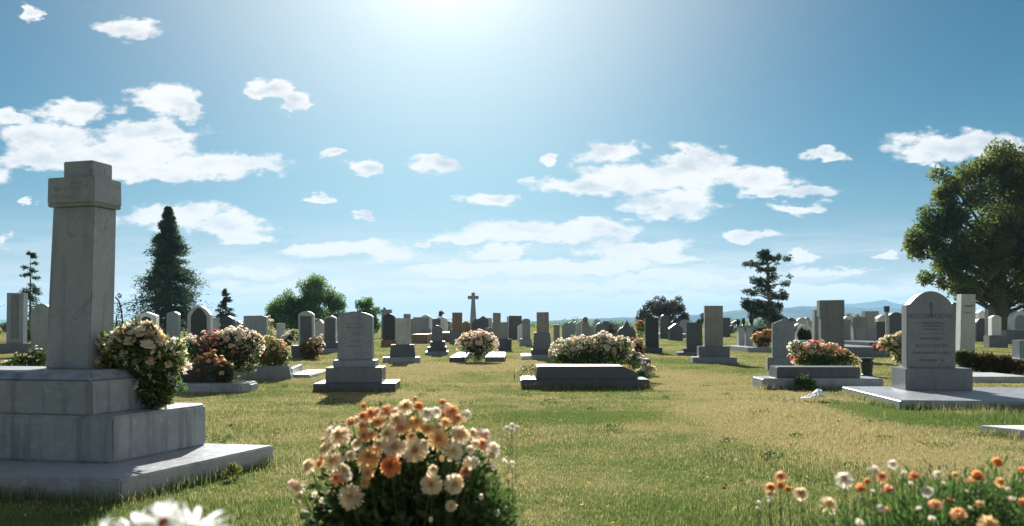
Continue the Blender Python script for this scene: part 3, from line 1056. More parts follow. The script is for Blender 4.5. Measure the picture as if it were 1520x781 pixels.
def add_bloom(parent, kind, col, p, nrm, r, roll=None):
    o = bpy.data.objects.new('bloom', random.choice(BL[(kind, col)]))
    C.objects.link(o)
    o.parent = parent
    o.location = p
    q = Vector(nrm).normalized().to_track_quat('Z', 'Y') @ Quaternion((0, 0, 1), random.uniform(0, 6.28) if roll is None else roll)
    o.rotation_mode = 'QUATERNION'
    o.rotation_quaternion = q
    o.scale = (r, r, r * random.uniform(0.85, 1.1))
    return o


def stems_obj(parent, ends, base_fn, rad, mat=None):
    bm = bmesh.new()
    for e in ends:
        e = Vector(e)
        b = Vector(base_fn(e))
        mid = b.lerp(e, 0.55) + Vector((random.uniform(-.02, .02), random.uniform(-.02, .02), 0))
        tube(bm, [b, mid, e], [rad * 1.3, rad, rad * .8], 5, cap=False)
    return bm_obj('stems', bm, mat or M['stem'], parent)


# --- the big chrysanthemum bush in front
d = 2.40
cx, cy, cz = wx(603, d), d + 0.06, 0.55
rx_, ry_, rz_ = 0.325, 0.27, 0.325
bush = thing('chrysanthemum_bush', 'big chrysanthemum bush of cream, peach and orange blooms in the foreground', 'flower bush', (cx, cy, 0))
zoom = [(520,125,22,'O','ball'),(800,85,15,'O','ball'),(820,128,28,'O','ball'),(950,105,22,'O','ball'),(750,125,42,'C','mum'),(645,145,42,'P','mum'),(560,165,36,'P','mum'),(450,215,32,'O','ball'),
(515,180,26,'O','ball'),(600,210,32,'P','mum'),(700,200,46,'C','mum'),(725,245,32,'P','mum'),(800,220,42,'Y','mum'),(870,160,40,'W','mum'),(915,150,30,'W','mum'),(1005,150,42,'P','mum'),(1035,190,30,'O','mum'),
(1085,165,28,'W','mum'),(980,125,26,'W','mum'),(930,310,52,'Y','mum'),(1050,280,52,'C','mum'),(1010,370,50,'C','mum'),(800,365,58,'W','mum'),(690,350,52,'C','mum'),(650,275,44,'C','mum'),(545,400,58,'Y','mum'),
(665,450,52,'O','mum'),(540,490,32,'Y','mum'),(355,425,50,'C','mum'),(310,355,42,'C','mum'),(385,285,52,'C','mum'),(340,260,36,'K','mum'),(215,450,42,'C','mum'),(155,565,46,'C','mum'),(128,550,30,'K','mum'),
(445,620,62,'C','mum'),(370,520,36,'P','mum'),(410,470,28,'C','mum'),(430,505,26,'W','mum'),(890,550,58,'C','mum'),(1015,550,52,'W','mum'),(900,470,26,'C','mum'),(1180,280,40,'K','mum'),(1165,330,30,'P','mum'),
(1230,360,42,'W','mum'),(1220,388,26,'C','mum'),(1100,365,24,'W','small'),(1075,485,28,'B','mum'),(1000,670,30,'C','mum'),(515,235,30,'P','mum'),(520,285,36,'Y','mum'),(445,390,28,'C','mum'),
(565,280,27,'Y','mum'),(870,250,32,'Y','mum'),(930,240,28,'C','mum'),(965,215,28,'Y','mum'),(1130,430,25,'W','small'),(480,330,28,'C','mum'),(300,312,26,'C','mum'),(592,150,24,'C','mum'),
(170,620,26,'C','small'),(1250,710,15,'W','small'),(1290,430,18,'W','small'),(1230,460,16,'W','small'),(1330,440,18,'W','small'),(250,610,16,'W','small'),(320,580,14,'W','small'),(290,640,14,'W','small'),(1160,620,14,'K','small'),(780,290,26,'Y','mum'),(850,330,24,'C','mum'),(1130,330,26,'C','mum'),(600,330,28,'C','mum')]
ends = []
for (X, Y, rr, col, kind) in zoom:
    px, py = 400 + X / 3.703, 570 + Y / 3.703
    x, z = wx(px, d), wz(py, d)
    u = ((x - cx) / rx_) ** 2 + ((z - cz) / rz_) ** 2
    yo = -ry_ * math.sqrt(max(0.0, 1 - u)) * (1 if z > cz - .1 else .9)
    dd = cy + yo
    x, z = wx(px, dd), wz(py, dd)          # same direction at the bloom's own depth
    p = Vector((x - cx, yo, z))
    nrm = Vector((p.x / rx_ * 0.7 + random.uniform(-.25, .25), yo / ry_ * 0.8 - 0.35 + random.uniform(-.2, .2), max(-0.1, (z - cz) / rz_) * 0.8 + 0.12 + random.uniform(-.2, .25)))
    add_bloom(bush, kind, 'C' if col == 'W' and kind == 'mum' and random.random() < .5 else ('P' if col == 'O' and random.random() < .4 else col), p, nrm, rr / 3.703 * dd / F * (1.32 if kind == 'mum' else 1.35))
    if len(ends) < 60:
        ends.append(p - nrm.normalized() * 0.01)
for k in range(28):
    a = random.uniform(-PI + .2, -.2)
    e = random.uniform(0.25, 1.25)
    p = Vector((math.cos(a) * math.cos(e) * rx_ * .93, math.sin(a) * math.cos(e) * ry_ * .93, cz + math.sin(e) * rz_ * 0.92))
    add_bloom(bush, 'mum', random.choice('CCCCYYPP'), p, (p.x, p.y - .1, .2), random.uniform(.015, .026))
buds = []
for k in range(16):
    a = random.uniform(-PI, PI)
    e = random.uniform(0.0, 1.3)
    g_ = random.uniform(.94, 1.04)
    p = Vector((math.cos(a) * math.cos(e) * rx_ * g_, math.sin(a) * math.cos(e) * ry_ * g_, cz + math.sin(e) * rz_ * g_ * .95))
    buds.append((p, random.uniform(.005, .008)))
bmb = bmesh.new()
for p, q in buds:
    bmesh.ops.create_uvsphere(bmb, u_segments=8, v_segments=6, radius=q, matrix=Matrix.Translation(p) @ Matrix.Diagonal((1, 1, 1.3, 1)))
bo = bm_obj('buds', bmb, PET['C'], bush, 0, smooth=True)
bo['kind'] = 'stuff'
# blooms on the far side, seen only at the rim or from beside
for k in range(0):
    a = random.uniform(0.15, PI - 0.15)
    e = random.uniform(0.1, 1.1)
    p = Vector((math.cos(a) * math.cos(e) * rx_, math.sin(a) * math.cos(e) * ry_, cz + math.sin(e) * rz_ * 0.93))
    add_bloom(bush, 'mum', random.choice('CCWYPK'), p, (p.x, p.y, .25), 0.024)
stems_obj(bush, ends, lambda e: (e.x * .25 + random.uniform(-.05, .05), e.y * .25 + .02, 0), 0.0018)
foliage_obj('foliage', [(0, 0.0, 0.50), (0, .02, .30), (-0.17, 0, .30), (.13, 0, .34)], [(.28, .235, .285), (.24, .22, .30), (.18, .2, .26), (.17, .19, .28)], 21000, 0.036, M['leaf_dk'], bush, 0.15, 0.4, 0.5, 200, (0, 0, 0), 0.6)
foliage_obj('feathery_foliage', [(.25, .0, .47), (.22, 0, .32), (-.25, 0, .40), (-.27, 0, .28)], [(.09, .12, .13), (.10, .14, .2), (.09, .12, .10), (.08, .14, .2)], 7500, 0.03, M['leaf_gr'], bush, 0.5, 0.5, 0.16, 120, (0.1, 0, 0))

# lone white sprig right of the bush
d = 2.55
s = thing('flower_sprig', 'thin sprig with a small cluster of white flowers right of the chrysanthemum bush', 'flower', (wx(752, d), d, 0))
tips = []
for (X, Y) in ((1305, 240), (1335, 225), (1360, 240), (1330, 250)):
    px, py = 400 + X / 3.703, 570 + Y / 3.703
    p = Vector((wx(px, d) - wx(752, d), random.uniform(-.02, .02), wz(py, d)))
    tips.append(p)
    add_bloom(s, 'mum', 'W', p, (random.uniform(-.4, .4), -.4, 1), 0.014)
stems_obj(s, tips, lambda e: (random.uniform(-.01, .01), 0, 0), 0.0011)
foliage_obj('foliage', [(.01, 0, .45), (0, 0, .25)], [(.05, .05, .2), (.07, .07, .25)], 260, 0.03, M['leaf_gr'], s, 0.8, 0.6, 0.2)

# --- foreground plant at bottom right
d = 1.95
cxb = wx(1400, d)
pl = thing('flower_bush', 'loose bush of orange and white blooms at the bottom right corner', 'flower bush', (cxb, d + .1, 0))
zoom8 = [(540,535,48,'W','mum'),(700,485,40,'W','mum'),(735,520,34,'P','mum'),
(795,455,28,'W','mum'),(660,548,22,'O','ball'),(630,588,38,'O','ball'),(905,515,30,'O','mum'),(980,598,35,'W','mum'),(1015,680,45,'P','ball'),(1140,730,52,'P','ball'),(1240,525,42,'O','ball'),(1340,450,35,'O','ball'),
(1120,515,22,'Y','ball'),(1360,550,30,'Y','mum'),(1475,500,36,'O','ball'),(1480,670,42,'O','ball'),(735,685,26,'W','mum'),(765,697,20,'P','ball'),(1030,510,22,'W','small'),(1300,775,60,'Y','mum'),(590,640,22,'W','small'),
(1250,665,25,'Y','mum'),(930,690,20,'W','small'),(1000,745,20,'W','small'),(620,765,22,'W','small'),(1420,640,22,'W','small'),(890,560,16,'W','small'),(850,500,18,'W','small'),(1180,600,16,'W','small'),(1060,560,16,'W','small'),(1400,590,16,'K','small'),(690,600,16,'W','small'),(1200,690,18,'W','small')]
ends = []
for (X, Y, rr, col, kind) in zoom8:
    px, py = 1100 + X / 3.533, 560 + Y / 3.533
    dd = d - (Y - 450) / 330 * 0.28 + random.uniform(-.05, .05)
    p = Vector((wx(px, dd) - cxb, dd - d - .1, wz(py, dd)))
    nrm = (random.uniform(-.5, .5), random.uniform(-.9, -.1), 0.75)
    add_bloom(pl, kind, col, p, nrm, rr / 3.533 * dd / F * 1.1)
    ends.append(p)
for k in range(12):
    p = Vector((random.uniform(-.1, .75), random.uniform(-.1, .35), random.uniform(.5, .7)))
    add_bloom(pl, random.choice(('mum', 'ball')), random.choice('WPOY'), p, (random.uniform(-.4, .4), -.2, 1), 0.022)
    ends.append(p)
stems_obj(pl, ends, lambda e: (e.x * .6 + random.uniform(-.04, .04), e.y * .6, 0), 0.0014)
foliage_obj('foliage', [(.05, 0, .49), (.26, 0, .53), (-.18, 0, .43), (.5, 0, .54), (.1, .1, .25), (.12, -.05, .56), (.36, -.05, .58), (-.06, -.05, .5)], [(.2, .2, .22), (.22, .22, .2), (.15, .16, .2), (.22, .22, .22), (.4, .25, .25), (.09, .1, .13), (.1, .1, .14), (.09, .1, .15)], 30000, 0.028, M['leaf_gr'], pl, 0.6, 0.55, 0.24, 300, (.1, 0, 0), 0.4)
foliage_obj('dark_foliage', [(.2, .05, .33), (-.05, .05, .25)], [(.38, .2, .26), (.22, .18, .22)], 3000, 0.04, M['leaf_dk'], pl, 0.4, 0.6, 0.3)
# separate low stalks to its left
s = thing('flower_sprig', 'small sprig of peach blooms on thin stalks left of the bottom right bush', 'flower', (wx(1165, 2.15), 2.15, 0))
tips = []
for (X, Y, rr, col, kind) in ((215,525,36,'P','mum'),(170,590,36,'P','mum'),(205,570,26,'O','ball'),(238,585,22,'O','ball'),(140,645,18,'W','small'),(95,660,14,'W','small'),(310,605,45,'C','mum'),(455,665,55,'C','mum'),(150,610,24,'C','mum'),(90,690,10,'W','small')):
    px, py = 1100 + X / 3.533, 560 + Y / 3.533
    p = Vector((wx(px, 2.15) - wx(1165, 2.15), random.uniform(-.03, .03), wz(py, 2.15)))
    add_bloom(s, kind, col, p, (random.uniform(-.3, .3), -.6, .7), rr / 3.533 * 2.15 / F * 1.05)
    tips.append(p)
stems_obj(s, tips, lambda e: (e.x * .5 + random.uniform(-.02, .02), 0, 0), 0.0013)
foliage_obj('foliage', [(0, 0, .34), (.1, 0, .28), (-.06, 0, .3)], [(.1, .08, .2), (.14, .1, .2), (.08, .08, .22)], 2600, 0.03, M['leaf_gr'], s, 0.9, 0.6, 0.18)

# --- white daisies close to the lens, bottom left
dz = thing('daisy_plant', 'large white daisies with rust red centres close to the camera at the bottom left', 'flower', (wx(230, .86), .9, 0))
x0 = wx(230, .86)
tips = []
for (px, py, dd, r_, nrm) in ((288, 782, .86, 0.045, (0.25, 0.30, 1.0)), (200, 780, .92, 0.028, (-.35, .1, 1)), (148, 796, .92, 0.034, (-.5, -.1, .8)), (243, 776, .80, 0.024, (-.2, -1.0, .8)), (345, 812, .95, .03, (.5, 0, .8))):
    p = Vector((wx(px, dd) - x0, dd - .9, wz(py, dd)))
    add_bloom(dz, 'daisy', 'D', p, nrm, r_)
    tips.append(p - Vector(nrm).normalized() * .002)
stems_obj(dz, tips, lambda e: (e.x * .4 + random.uniform(-.02, .02), e.y * .3, 0), 0.0022)
foliage_obj('foliage', [(0, 0, .3)], [(.13, .1, .34)], 600, 0.05, M['leaf_gr'], dz, 0.9, 0.7, 0.2)


# --- generic flower beds: list of blobs in photo measures
def bed(name, label, cat, d, blobs, nleaf, leaf, leafsize, blooms, rbloom, kind='small', zlift=0.0, depth=1.0, extra=None, lw=0.4, top_only=0.0, group=None):
    """blobs (px,py,rx,ry) at depth d; blooms: list of (colour, count, blob index list or None)"""
    cxm = np.mean([b[0] for b in blobs])
    x0 = wx(cxm, d)
    rt = thing(name, label, cat, (x0, d, zlift), 0, group or {'flower bush': 'flower bushes on the graves'}.get(cat))
    s = d / F
    cen = [((b[0] - cxm) * s, random.uniform(-.05, .05) * depth, wz(b[1], d) - zlift) for b in blobs]
    rad = [(b[2] * s, b[2] * s * 0.7 * depth, b[3] * s) for b in blobs]
    foliage_obj('foliage', cen, [(a * .84, b * .84, c * .88) for a, b, c in rad], nleaf, leafsize, M[leaf], rt, 0.3, 0.45, lw, nleaf // 40, (0, 0, 0.01))
    if extra:
        for (lf, bi, n2) in extra:
            foliage_obj({'leaf_yl': 'yellow_foliage', 'leaf_gr': 'green_foliage', 'leaf_br': 'brown_foliage', 'leaf_dk': 'dark_foliage', 'leaf_rd': 'dark_foliage'}[lf], [cen[i] for i in bi], [rad[i] for i in bi], n2, leafsize, M[lf], rt, 0.4, 0.5, lw)
    for (col, n_, bi) in blooms:
        bi = bi if bi is not None else list(range(len(blobs)))
        wts = [rad[i][0] * rad[i][2] for i in bi]
        for _ in range(n_):
            i = random.choices(bi, wts)[0]
            for _try in range(12):
                v = Vector((random.gauss(0, 1), random.gauss(-.15, .8), random.gauss(0.5, 1))).normalized()
                if v.z > top_only - 0.25:
                    break
            g_ = random.uniform(0.98, 1.14) if random.random() < .8 else random.uniform(1.1, 1.38)
            p = Vector((cen[i][0] + v.x * rad[i][0] * g_, cen[i][1] + v.y * rad[i][1] * g_, cen[i][2] + v.z * rad[i][2] * g_))
            if p.z < 0.03:
                p.z = 0.03 + random.random() * .03
            add_bloom(rt, kind, col, p, (v.x + random.uniform(-.3, .3), v.y - .2, v.z + .5), rbloom * random.uniform(0.6, 1.1))
    tot = sum(b_[1] for b_ in blooms)
    if tot > 75:
        Vt, It, St, Mt, mats_, off = [], [], [], [], [], 0
        for (col, n_, bi) in blooms:
            bi = bi if bi is not None else list(range(len(blobs)))
            n2 = int(n_ * 420 / tot)
            j = rng.choice(bi, n2)
            dv = rng.normal(size=(n2, 3)) + np.array([0, -.1, .4])
            dv = unit(dv)
            Pc = np.array(cen)[j] + dv * np.array(rad)[j] * rng.uniform(.95, 1.2, (n2, 1))
            Pc[:, 2] = np.maximum(Pc[:, 2], .03)
            for q in range(4):
                ax = unit(dv * .5 + rand_dirs(n2))
                V_, I_, S_ = leaf_quads(Pc, ax, side_of(ax), rng.uniform(.6, 1.2, n2) * rbloom * .7, rng.uniform(.6, 1.2, n2) * rbloom * .42)
                Vt.append(V_)
                It.append(I_ + off)
                off += len(V_)
                St.append(S_)
                Mt.append(np.full(n2, len(mats_)))
            mats_.append(PET[col])
        ob = fast_mesh('small_blossoms', np.concatenate(Vt), np.concatenate(It), np.concatenate(St), mats_, rt, np.concatenate(Mt))
        ob['kind'] = 'stuff'
    return rt


# bouquet on the pillar monument
bed('bouquet', 'large bouquet of pale cream flowers and green leaves on the steps of the pillar monument', 'bouquet', 5.98,
    [(205, 520, 42, 32), (178, 527, 30, 26), (240, 535, 34, 30), (215, 565, 42, 32), (168, 550, 20, 20), (236, 580, 22, 24), (212, 498, 22, 16), (200, 488, 8, 12), (224, 491, 8, 11), (158, 506, 10, 9), (263, 517, 13, 12), (262, 572, 13, 9), (180, 500, 9, 12)], 3000, 'leaf_gr', 0.06,
    [('C', 40, [0, 1, 2, 6, 0, 6, 7, 8, 9, 10, 12]), ('W', 40, [0, 2, 6, 0, 7, 8, 10, 12]), ('K', 6, [0, 1, 2]), ('Y', 8, [1, 4, 3]), ('W', 6, [3])], 0.046, 'small', 0.0, 0.75, [('leaf_dk', [3, 5, 4], 1500), ('leaf_yl', [0, 1, 2, 3, 5], 2200)], 0.42, -0.3)
# dim plants left of the pillar, behind the steps
bed('flower_bush', 'dim greyish pink flower bush behind the left end of the pillar monument', 'flower bush', 7.6,
    [(20, 552, 22, 18), (45, 540, 22, 18), (60, 533, 16, 14), (5, 560, 18, 16), (30, 565, 40, 26), (-10, 575, 30, 30)], 3200, 'leaf_dk', 0.05,
    [('K', 36, None), ('W', 22, None), ('V', 12, None)], 0.026, 'small', 0, 1.0, None, 0.45)
# flower bank right of the pillar: red / white
bed('flower_bush', 'wide bush of white and red flowers over dark leaves right of the pillar monument', 'flower bush', 14.0,
    [(290, 518, 22, 18), (318, 512, 22, 18), (345, 508, 26, 18), (372, 512, 18, 18), (330, 530, 40, 22), (365, 535, 22, 20), (296, 540, 20, 18)], 5200, 'leaf_dk', 0.07,
    [('W', 38, [0, 2, 3, 2]), ('K', 24, [1, 2, 3, 0]), ('R', 9, [1]), ('C', 16, [2, 3]), ('B', 9, [4, 5])], 0.062, 'small', 0, 0.9, None, 0.45)
bed('flower_bush', 'pale yellow green flower bush at the right end of the white and red bank', 'flower bush', 15.9,
    [(398, 518, 16, 18), (412, 524, 16, 18), (390, 530, 14, 14), (405, 538, 24, 12), (424, 533, 8, 13)], 2600, 'leaf_yl', 0.07,
    [('C', 36, [0, 1, 2]), ('W', 20, [1, 4, 4]), ('Y', 14, [0, 1])], 0.05, 'small', 0, 0.8, None, 0.4)
bed('shrub', 'rusty brown drooping plant with peach flowers in the dark planter box', 'plant', 12.95,
    [(300, 548, 16, 20), (312, 540, 16, 18), (326, 552, 20, 18), (298, 560, 16, 12), (330, 562, 16, 10)], 2600, 'leaf_br', 0.06,
    [('K', 16, [2, 1]), ('P', 8, [2]), ('B', 12, [0, 1])], 0.045, 'small', 0, 0.7, [('leaf_dk', [2, 4], 900)], 0.4)
bed('shrub', 'brown shrub with white flowers at the foot of the pale framed headstone', 'plant', 24.4,
    [(455, 519, 11, 14), (466, 515, 9, 16), (474, 516, 6, 14), (460, 528, 14, 8)], 1300, 'leaf_br', 0.09,
    [('W', 18, [2, 1]), ('K', 10, [2])], 0.08, 'small', 0, 0.8, [('leaf_yl', [0], 200)], 0.4)
# round mound
bed('flower_bush', 'round mound of pale pink flowers over a dark stem mass, centre left', 'flower bush', 22.8,
    [(708, 510, 27, 16), (697, 512, 17, 14), (720, 512, 17, 15), (708, 522, 20, 13)], 2600, 'leaf_dk', 0.08,
    [('K', 46, [0, 1, 2]), ('W', 28, [0, 1, 2]), ('C', 24, [0, 1, 2])], 0.075, 'small', 0, 0.9, None, 0.4, 0.2)
# white bed behind the central tomb
bed('flower_bush', 'long bed of white and pink flowers behind the low dark centre tomb', 'flower bush', 15.3,
    [(838, 524, 20, 18), (865, 518, 24, 16), (893, 515, 24, 15), (918, 517, 20, 16), (880, 532, 42, 14), (845, 535, 26, 12), (918, 530, 16, 16), (895, 503, 10, 9)], 5200, 'leaf_gr', 0.07,
    [('W', 68, [0, 1, 2, 3, 7]), ('K', 14, [0, 1, 2]), ('C', 10, [2, 3]), ('P', 8, [1, 4])], 0.07, 'small', 0, 0.7, [('leaf_yl', [3, 6], 500), ('leaf_dk', [4, 5], 900)], 0.35)
bed('flower_bush', 'dark bush with brown and white flowers left of the slim black headstone', 'flower bush', 17.5,
    [(938, 518, 14, 15), (948, 522, 10, 16), (930, 525, 14, 15)], 1400, 'leaf_rd', 0.08,
    [('W', 22, None), ('B', 18, None), ('V', 8, None)], 0.06, 'small', 0, 0.8, None, 0.4)
bed('flower_bush', 'low drooping clump of white flowers over the sloping end of the centre tomb', 'flower bush', 14.9,
    [(942, 537, 11, 12), (954, 549, 12, 11), (964, 554, 8, 9), (950, 560, 14, 9)], 1000, 'leaf_gr', 0.06,
    [('W', 40, [0, 1, 2]), ('V', 22, [0, 1, 2]), ('C', 10, [1, 2])], 0.05, 'small', 0, 0.8, None, 0.35)
bed('wildflowers', 'small pale wildflowers in the grass left of the low dark centre tomb', 'wildflowers', 14.2,
    [(785, 548, 14, 8), (775, 552, 8, 6), (793, 555, 8, 8)], 260, 'leaf_yl', 0.05, [('W', 20, None), ('V', 8, None)], 0.026, 'small', 0, 0.8, None, 0.3)
# right beds
bed('flower_bush', 'bush of pink, red and yellow flowers behind the right low dark tomb', 'flower bush', 15.2,
    [(1188, 528, 14, 14), (1208, 522, 18, 14), (1230, 526, 18, 14), (1250, 533, 16, 12), (1265, 537, 10, 8), (1215, 536, 36, 10), (1182, 515, 12, 8)], 3400, 'leaf_gr', 0.065,
    [('K', 24, [0, 1, 2]), ('P', 26, [0, 1, 2]), ('R', 8, [1, 2, 0]), ('Y', 22, [0, 4, 3]), ('W', 16, [6, 1])], 0.058, 'small', 0, 0.75, [('leaf_dk', [3, 5], 700)], 0.4)
bed('flower_bush', 'pale yellow flower bush with one red cluster, left of the shouldered headstone', 'flower bush', 17.0,
    [(1325, 512, 18, 13), (1340, 508, 14, 14), (1338, 525, 14, 16), (1345, 535, 10, 12)], 2200, 'leaf_yl', 0.075,
    [('C', 56, [0, 1, 2]), ('W', 18, [0, 1]), ('Y', 14, [2, 3])], 0.06, 'small', 0, 0.8, None, 0.4)
bed('flower_posy', 'small red flower posy at the left end of the pale yellow bush', 'posy', 17.2, [(1302, 517, 6, 5)], 120, 'leaf_dk', 0.05, [('R', 14, None)], 0.055, 'small', 0, .8)
bed('shrub', 'dark reddish brown low shrub right of the shouldered headstone', 'shrub', 17.2,
    [(1440, 538, 18, 15), (1465, 540, 22, 15), (1490, 542, 20, 14), (1512, 546, 14, 11), (1428, 532, 12, 10)], 5200, 'leaf_rd', 0.085,
    [('B', 14, None), ('R', 4, None)], 0.04, 'small', 0, 0.8, [('leaf_gr', [4], 300), ('leaf_yl', [0, 1, 2], 240)], 0.4)
bed('flower_bush', 'clump of yellow and rust orange flowers by the lone pine', 'flower bush', 31,
    [(1126, 503, 9, 8), (1139, 500, 10, 9), (1133, 509, 14, 7)], 900, 'leaf_br', 0.12, [('Y', 24, [0, 1]), ('C', 18, [0]), ('O', 18, [1])], 0.085, 'small', 0, 0.8)
bed('weed', 'leafy green weed growing against the front of the right low dark tomb', 'weed', 13.15, [(1192, 567, 12, 9), (1200, 572, 12, 7)], 420, 'leaf_gr', 0.075, [('W', 5, None)], 0.02, 'small', 0, 0.7)
bed('flower_posy', 'red flower posy in pale leaves left of the slim black headstone', 'posy', 33, [(951, 485, 6, 8), (952, 492, 7, 12)], 300, 'leaf_gr', 0.12, [('R', 16, [0]), ('C', 12, [0])], 0.08, 'small', 0, .8)
bed('flower_bush', 'small lilac and white flower clump between the green trees and framed headstone', 'flower bush', 32, [(428, 505, 9, 8), (437, 499, 7, 9), (422, 511, 9, 6)], 500, 'leaf_dk', 0.12, [('V', 30, None), ('W', 16, None), ('R', 2, None)], 0.09, 'small', 0, .8)
bed('flower_bush', 'faint white flowers on a bare bush left of the leafy green trees', 'flower bush', 36, [(399, 485, 6, 14), (403, 500, 7, 12)], 260, 'leaf_yl', 0.12, [('W', 34, None)], 0.09, 'small', 0, .8)
# yellow tuft by the slab
d = gd(712)
t = thing('weed', 'dry yellow tuft of leaves at the edge of the pillar monument slab', 'weed', (wx(346, d), d, 0))
foliage_obj('foliage', [(0, 0, .05)], [(.04, .03, .05)], 90, 0.045, M['leaf_yl'], t, 0.9, .7, .4)
# dead spike
d = gd(566)
bm = bmesh.new()
tube(bm, [(0, 0, 0), (.01, 0, .09), (0, 0, .17)], [.006, .012, .004], 6)
o = bm_obj('dry_stalk', bm, M['leaf_rd'])
o.location = (wx(763, d), d, 0)
tag(o, 'short dark dry stalk sticking out of the lawn left of the centre tomb', 'stalk')


# ------------------------------------------------------------------ trees
def tree_wood(root, base, tips, r0, mat, trunk_top, branch_r=0.06, bend=0.3, lo=0.45, hi=0.75):
    bm = bmesh.new()
    tt = Vector(trunk_top)
    k = 7
    pts = [Vector((base[0], base[1], -0.1)).lerp(tt, i / k) + Vector((random.uniform(-1, 1), random.uniform(-1, 1), 0)) * r0 * .35 * (i > 0) for i in range(k + 1)]
    tube(bm, pts, [r0 * (1 - 0.85 * i / k) * (1.25 if i == 0 else 1) for i in range(k + 1)], 9)
    bm_obj('trunk', bm, M[mat], root)
    bm = bmesh.new()
    for tp in tips:
        tp = Vector(tp)
        hz = max(0.18, min(0.92, (tp.z / max(tt.z, .1)) * random.uniform(lo, hi)))
        s = Vector(base).lerp(tt, hz)
        s.z = tt.z * hz
        m1 = s.lerp(tp, .5) + Vector((random.uniform(-.2, .2), random.uniform(-.2, .2), random.uniform(0, .3))) * bend
        tube(bm, [s, m1, tp], [branch_r, branch_r * .6, branch_r * .2], 5, cap=False)
    bm_obj('limbs', bm, M[mat], root)


def lump_tree(name, label, d, lumps, trunk_px, r0, n, leaf, leafmat, bark, sub=14, subr=0.32, trunk_top=None, cat='tree', group=None, depth=0.9, flat=1.0, lw=0.5, second=None, lo=0.45, hi=0.75):
    s = d / F
    x0 = wx(trunk_px[0], d)
    root = thing(name, label, cat, (x0, d, 0), 0, group or ('trees round the cemetery' if cat == 'tree' else 'bushes in the distance'))
    cen, rad, tips = [], [], []
    for (px, py, rx, ry) in lumps:
        c = Vector((wx(px, d) - x0, random.uniform(-.35, .35) * rx * s * depth, wz(py, d)))
        for k in range(sub):
            v = Vector((random.gauss(0, 1), random.gauss(0, 1), random.gauss(0, 1))).normalized() * random.random() ** 0.4
            q = Vector((c.x + v.x * rx * s, c.y + v.y * rx * s * depth, max(0.15, c.z + v.z * ry * s)))
            cen.append(q)
            rr = subr * min(rx, ry) * s * random.uniform(.6, 1.25)
            rad.append((rr * 1.15, rr * 1.15, rr * flat))
        tips += [tuple(cen[-1]), tuple(cen[-2]), tuple(c)]
    tree_wood(root, (0, 0, 0), tips, r0, bark, (wx(trunk_px[1], d) - x0, 0, wz(trunk_px[2], d)), r0 * .3, 0.3, lo, hi)
    cen = np.array([tuple(c) for c in cen])
    foliage_obj('crown', cen, rad, n, leaf, M[leafmat], root, 0.1, 0.55, lw)
    if second:
        foliage_obj('sunlit_leaves' if False else 'sun_toned_leaves', cen[::3], rad[::3], second[1], leaf, M[second[0]], root, 0.1, 0.5, lw)  # yellower leaves in some clumps carry the crown's sunlit tone as colour
    return root


def conifer(name, label, d, px, ytop, ybot, halfw, n, mat, r0, sparse=0.0, leaf=0.16, group=None, start=0.06, droop=0.25, prof=0.8, seed=1):
    st = random.getstate()
    random.seed(seed)
    s = d / F
    x0 = wx(px, d)
    root = thing(name, label, 'tree', (x0, d, 0), 0, group or 'trees round the cemetery')
    hgt = wz(ytop, d)
    W = halfw * s
    bmw = bmesh.new()
    tube(bmw, [(0, 0, -.1), (0, 0, hgt * .5), (.02, 0, hgt * .97)], [r0, r0 * .55, r0 * .08], 8)
    bm_obj('trunk', bmw, M['bark'], root)
    bml = bmesh.new()
    Ps, As, Sz = [], [], []
    nb = int(n / 90)
    for k in range(nb):
        t = random.random() ** 0.82
        z = hgt * (start + (1 - start) * t)
        a = random.uniform(0, 2 * PI)
        ln = W * ((1 - t) ** prof) * random.choice((0.6, 0.8, 0.95, 1.03, 1.1)) * random.uniform(.92, 1.06) + 0.12 * (1 - t) + 0.03
        lobe = 1 + 0.20 * math.sin(3 * a + z * 1.3) + 0.22 * math.sin(z * 3.1 + 2 * a)
        ln *= lobe
        if random.random() < sparse:
            continue
        dz = -droop * ln + 0.22 * ln * (t > .6)
        e = Vector((math.cos(a) * ln, math.sin(a) * ln, z + dz))
        b = Vector((0, 0, z))
        if True:
            tube(bml, [b, b.lerp(e, .5) + Vector((0, 0, .06 * ln)), e], [r0 * .16 * (1 - t) + .012, r0 * .09 * (1 - t) + .008, .006], 4, cap=False)
        m_ = 90
        tt = np.random.default_rng(seed * 1000 + k).random(m_) ** 0.6
        r2_ = np.random.default_rng(seed * 2000 + k)
        base = np.array(b)[None] * (1 - tt[:, None]) + np.array(e)[None] * tt[:, None]
        base[:, 2] += 0.06 * ln * np.sin(tt * PI)
        spread = 0.17 * ln * (0.35 + tt) + 0.05
        base += r2_.normal(size=(m_, 3)) * spread[:, None] * np.array([1, 1, .45]) * .6
        ax = np.array((math.cos(a), math.sin(a), -.25))[None] * .9 + r2_.normal(size=(m_, 3)) * .6
        Ps.append(base)
        As.append(ax)
    bm_obj('branches', bml, M['bark'], root)
    Pn = np.concatenate(Ps)
    Pn[:, 2] = np.maximum(Pn[:, 2], 0.05)
    ax = unit(np.concatenate(As))
    nn = len(Pn)
    V, idx, sz = leaf_quads(Pn, ax, side_of(ax), rng.uniform(.6, 1.4, nn) * leaf, rng.uniform(.6, 1.3, nn) * leaf * .38)
    fast_mesh('needles', V, idx, sz, M[mat], root)
    random.setstate(st)
    return root


